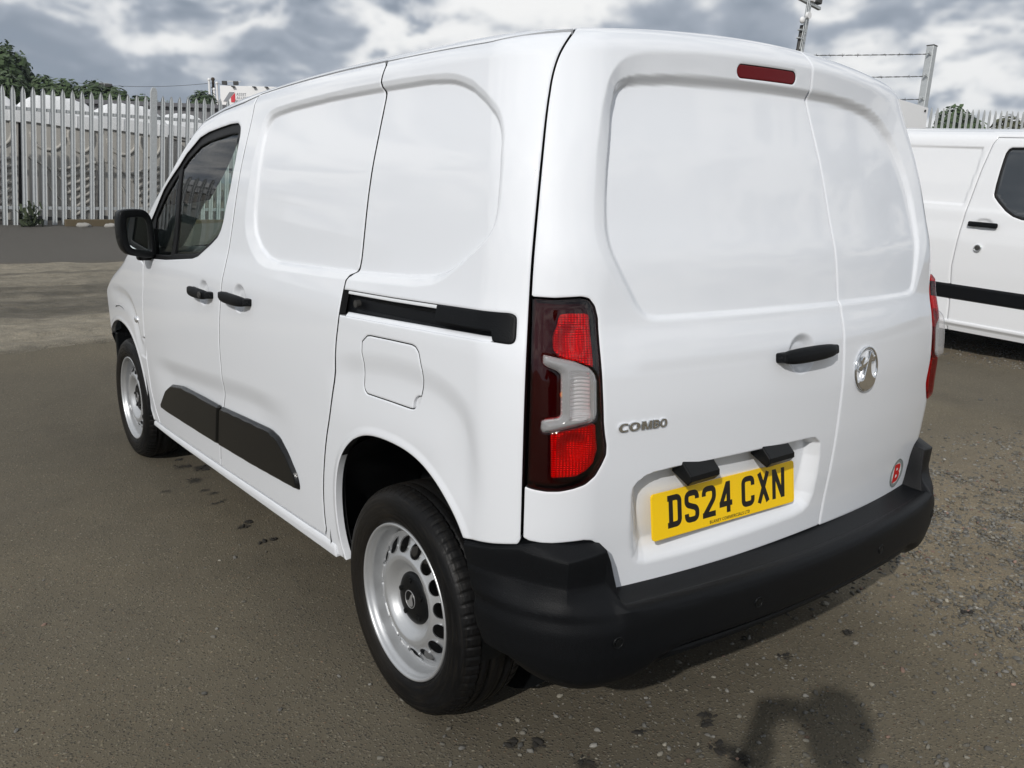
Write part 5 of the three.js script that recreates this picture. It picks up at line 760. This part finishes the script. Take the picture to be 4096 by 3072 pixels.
// ------------------------------------------------------------------ loose gravel and dark clods
{
  const r = rng(123); const shape = seed => { const g = mergeVertices(new THREE.IcosahedronGeometry(1, 1).deleteAttribute('uv').deleteAttribute('normal')); const p = g.attributes.position; for (let i = 0; i < p.count; i++) { const f = 1 + .5 * noise(p.getX(i) * 1.3 + seed * 9, p.getY(i) * 1.3, p.getZ(i) * 1.3); p.setXYZ(i, p.getX(i) * f, p.getY(i) * f * .62, p.getZ(i) * f * .8); } g.computeVertexNormals(); return g; };
  const mat = new THREE.MeshStandardMaterial({ color: 0xffffff, roughness: .9 }), m4 = new THREE.Matrix4(), q = new THREE.Quaternion(), e = new THREE.Euler();
  for (let k = 0; k < 4; k++) {
    const N = 20000, im = new THREE.InstancedMesh(shape(k), mat, N); im.name = numbered('gravel'); im.userData = { kind: 'stuff' }; let n = 0, guard = 0;
    while (n < N && guard++ < 900000) {
      const far = r() < .5, x = far ? 1 + r() * 8 : -2.6 + r() * 5.2, z = far ? -3.4 + r() * 4.4 : -2.2 + r() * 3.0, gr = gravelAt(x, z); if (r() > gr * (.25 + .9 * sstep(-.25, .3, fbm(x * 2.4, z * 2.4, 9, 4))) + (x > -.9 && z > -.6 ? .10 : .006)) continue;
      const s = .0020 + .0075 * Math.pow(r(), 3.6) + (r() < .008 ? .008 * r() : 0); e.set(r() * .6 - .3, r() * 6.28, r() * .6 - .3); q.setFromEuler(e); m4.compose(new THREE.Vector3(x, groundY(x, z) + .006 * noise(x * 1.3, z * 1.3, 3) + gr * .009 * fbm(x * 4, z * 4, 5, 3) + s * .2, z), q, new THREE.Vector3(s * 1.25, s, s)); im.setMatrixAt(n, m4);
      const v = .075 + .13 * Math.pow(r(), 1.8) + (r() < .02 ? .12 : 0), w = r(); im.setColorAt(n, w > .96 ? lin(v * 1.3, v * .85, v * .65) : w > .5 ? lin(v * 1.08, v, v * .82) : lin(v * 1.02, v * .98, v * .88)); n++;
    }
    im.count = n; im.castShadow = im.receiveShadow = true; im.computeBoundingSphere(); scene.add(im);
  }
  const im = new THREE.InstancedMesh(shape(7), new THREE.MeshStandardMaterial({ color: lin(.018, .016, .013), roughness: .95 }), 150); im.name = 'dirt_clods'; im.userData = { kind: 'stuff' }; 
  for (let n = 0; n < 150; n++) { const st = STAINS[n % STAINS.length], x = st[0] + (r() - .5) * st[2] * 1.8, z = st[1] + (r() - .5) * st[2] * 1.8, s = .004 + .008 * r() * r(); e.set(0, r() * 6.28, 0); q.setFromEuler(e); m4.compose(new THREE.Vector3(x, groundY(x, z) + s * .1, z), q, new THREE.Vector3(s * 1.6, s, s)); im.setMatrixAt(n, m4); }
  im.castShadow = im.receiveShadow = true; scene.add(im);
  const lr = rng(66), leaf = []; for (let k = 0; k < 7; k++) { const x = 2.5 + lr() * 4, z = -2.6 + lr() * 2.2; leaf.push(new THREE.CircleGeometry(.010 + .008 * lr(), 6).scale(1.6, .8, 1).rotateX(-QP + .3 * (lr() - .5)).rotateY(lr() * 6).translate(x, groundY(x, z) + .018, z)); } struct('leaf_litter', merge(leaf), std([.20, .12, .03], .8), 'stuff');
}
// ------------------------------------------------------------------ the photographer, standing behind the viewpoint; only the shadow falls into the picture
{
  const vd = new THREE.Vector3(0, 0, -1).applyEuler(new THREE.Euler(0, camera.rotation.y, 0)), rt = new THREE.Vector3(-vd.z, 0, vd.x), cp = camera.position;
  const t = thing('person', 'person in dark jacket and jeans holding up a small camera in both hands', 'person', [cp.x - vd.x * .46, groundY(cp.x, cp.z), cp.z - vd.z * .46]); t.rotation.y = camera.rotation.y;
  // local: x right, y up, -z forward; the camera is at z = -.46, y = 1.40
  const capsule = (p, a, b, ra, rb) => { const dx = b[0] - a[0], dy = b[1] - a[1], dz = b[2] - a[2], l = dx * dx + dy * dy + dz * dz, s = clamp(((p[0] - a[0]) * dx + (p[1] - a[1]) * dy + (p[2] - a[2]) * dz) / l); return hypot(p[0] - a[0] - dx * s, p[1] - a[1] - dy * s, p[2] - a[2] - dz * s) - lerp(ra, rb, s); };
  const smin = (a, b, k) => { const h = clamp(.5 + .5 * (b - a) / k); return lerp(b, a, h) - k * h * (1 - h); };
  const meshField = (bones, lo, size, res, k, mat, name, parent) => {
    const mc = new MarchingCubes(res, mat, false, false, 120000); mc.isolation = 0; const n = mc.size; 
    for (let z = 0; z < n; z++) for (let y = 0; y < n; y++) for (let x = 0; x < n; x++) { const p = [lo[0] + size * (x / (n / 2) - 1), lo[1] + size * (y / (n / 2) - 1), lo[2] + size * (z / (n / 2) - 1)]; let d = 9; for (const b of bones) d = smin(d, capsule(p, ...b), k); mc.field[z * n * n + y * n + x] = -d; }
    mc.update(); const c = mc.count, g = new THREE.BufferGeometry(); const P = new Float32Array(mc.positionArray.slice(0, c * 3)), N = new Float32Array(mc.normalArray.slice(0, c * 3)); for (let i = 0; i < P.length; i += 3) { P[i] = lo[0] + size * P[i]; P[i + 1] = lo[1] + size * P[i + 1]; P[i + 2] = lo[2] + size * P[i + 2]; }
    g.setAttribute('position', new THREE.BufferAttribute(P, 3)); g.setAttribute('normal', new THREE.BufferAttribute(N, 3)); g.setAttribute('uv', new THREE.BufferAttribute(new Float32Array(c * 2), 2)); return part(name, g, mat, parent);
  };
  const bones = [];
  for (const s of [-1, 1]) {
    bones.push([[s * .10, .06, .02], [s * .10, .48, .01], .055, .062], [[s * .10, .48, .01], [s * .095, .90, .03], .066, .092], [[s * .10, .045, .05], [s * .11, .035, -.14], .048, .038]);
    bones.push([[s * .175, 1.40, .04], [s * .27, 1.13, -.12], .068, .060], [[s * .27, 1.13, -.12], [s * .085, 1.345, -.34], .058, .042]);
  }
  bones.push([[0, .93, .03], [0, 1.12, .03], .135, .135], [[-.06, 1.15, .03], [-.06, 1.36, .03], .125, .115], [[.06, 1.15, .03], [.06, 1.36, .03], .125, .115], [[-.13, 1.40, .04], [.13, 1.40, .04], .07, .07], [[0, 1.42, .04], [0, 1.53, .0], .058, .054]);
  meshField(bones, [0, .84, 0], .90, 104, .035, M.jacket, 'body', t);
  const head = [[[0, 1.585, -.03], [0, 1.635, .01], .072, .086], [[0, 1.56, -.065], [0, 1.60, -.075], .045, .05], [[0, 1.60, -.118], [0, 1.585, -.128], .012, .015], [[-.078, 1.60, .0], [-.082, 1.615, .005], .014, .016], [[.078, 1.60, .0], [.082, 1.615, .005], .014, .016], [[-.025, 1.552, -.098], [.025, 1.552, -.098], .010, .010], [[0, 1.50, 0], [0, 1.56, -.02], .052, .056]];
  meshField(head, [0, 1.60, -.02], .17, 56, .012, M.skin, 'head', t);
  for (const s of [-1, 1]) part('eye', new THREE.SphereGeometry(.011, 12, 8).translate(s * .032, 1.612, -.098), M.white, t);
  part('hair', new THREE.SphereGeometry(.098, 24, 16, 0, 2 * PI, 0, PI * .52).rotateX(.35).scale(.92, 1.0, 1.1).translate(0, 1.632, .012), M.hair, t);
  part('jeans', [...[-1, 1].flatMap(s => [rod([s * .10, .07, .02], [s * .10, .48, .01], .070, 20, .078), rod([s * .10, .47, .01], [s * .096, .93, .03], .078, 20, .110)])], M.denim, t);
  for (const s of [-1, 1]) { // hands closed round the ends of the camera
    const hb = [[[s * .085, 1.345, -.34], [s * .078, 1.375, -.37], .033, .030], [[s * .080, 1.372, -.362], [s * .072, 1.395, -.385], .030, .026]];
    for (let f = 0; f < 4; f++) { const y = 1.365 + f * .017, L = [.020, .026, .028, .022][f]; hb.push([[s * .078, y, -.378], [s * (.078), y + .002, -.40], .0098, .0092], [[s * .078, y + .002, -.40], [s * (.070 - L * .2), y + .003, -.425], .0092, .0086], [[s * (.070 - L * .2), y + .003, -.425], [s * (.056 - L * .6), y + .003, -.434], .0086, .0078]); }
    hb.push([[s * .070, 1.368, -.365], [s * .052, 1.374, -.378], .0115, .0105], [[s * .052, 1.374, -.378], [s * .034, 1.384, -.384], .0105, .009]);
    meshField(hb, [s * .065, 1.385, -.39], .085, 56, .006, M.skin, 'hand', t);
  }
  const cam = thing('camera', 'small black compact camera held up in both hands of the photographer', 'camera', [t.position.x, t.position.y, t.position.z]); cam.rotation.y = t.rotation.y; const cy = cp.y - t.position.y;
  part('body', new RoundedBoxGeometry(.105, .062, .026, 4, .008).translate(0, cy - .004, -.405), M.bone, cam); part('lens', new THREE.CylinderGeometry(.021, .023, .016, 28).rotateX(QP).translate(0, cy, -.425), M.blackSmooth, cam); part('screen', box(.07, .045, .002, -.01, cy - .004, -.391), M.glass2, cam);
  finish(t);
}
// ------------------------------------------------------------------ thin summer haze far off
scene.fog = new THREE.FogExp2(new THREE.Color().setRGB(.50, .56, .63), .0006);
scene.updateMatrixWorld(true);
renderer.render(scene, camera);
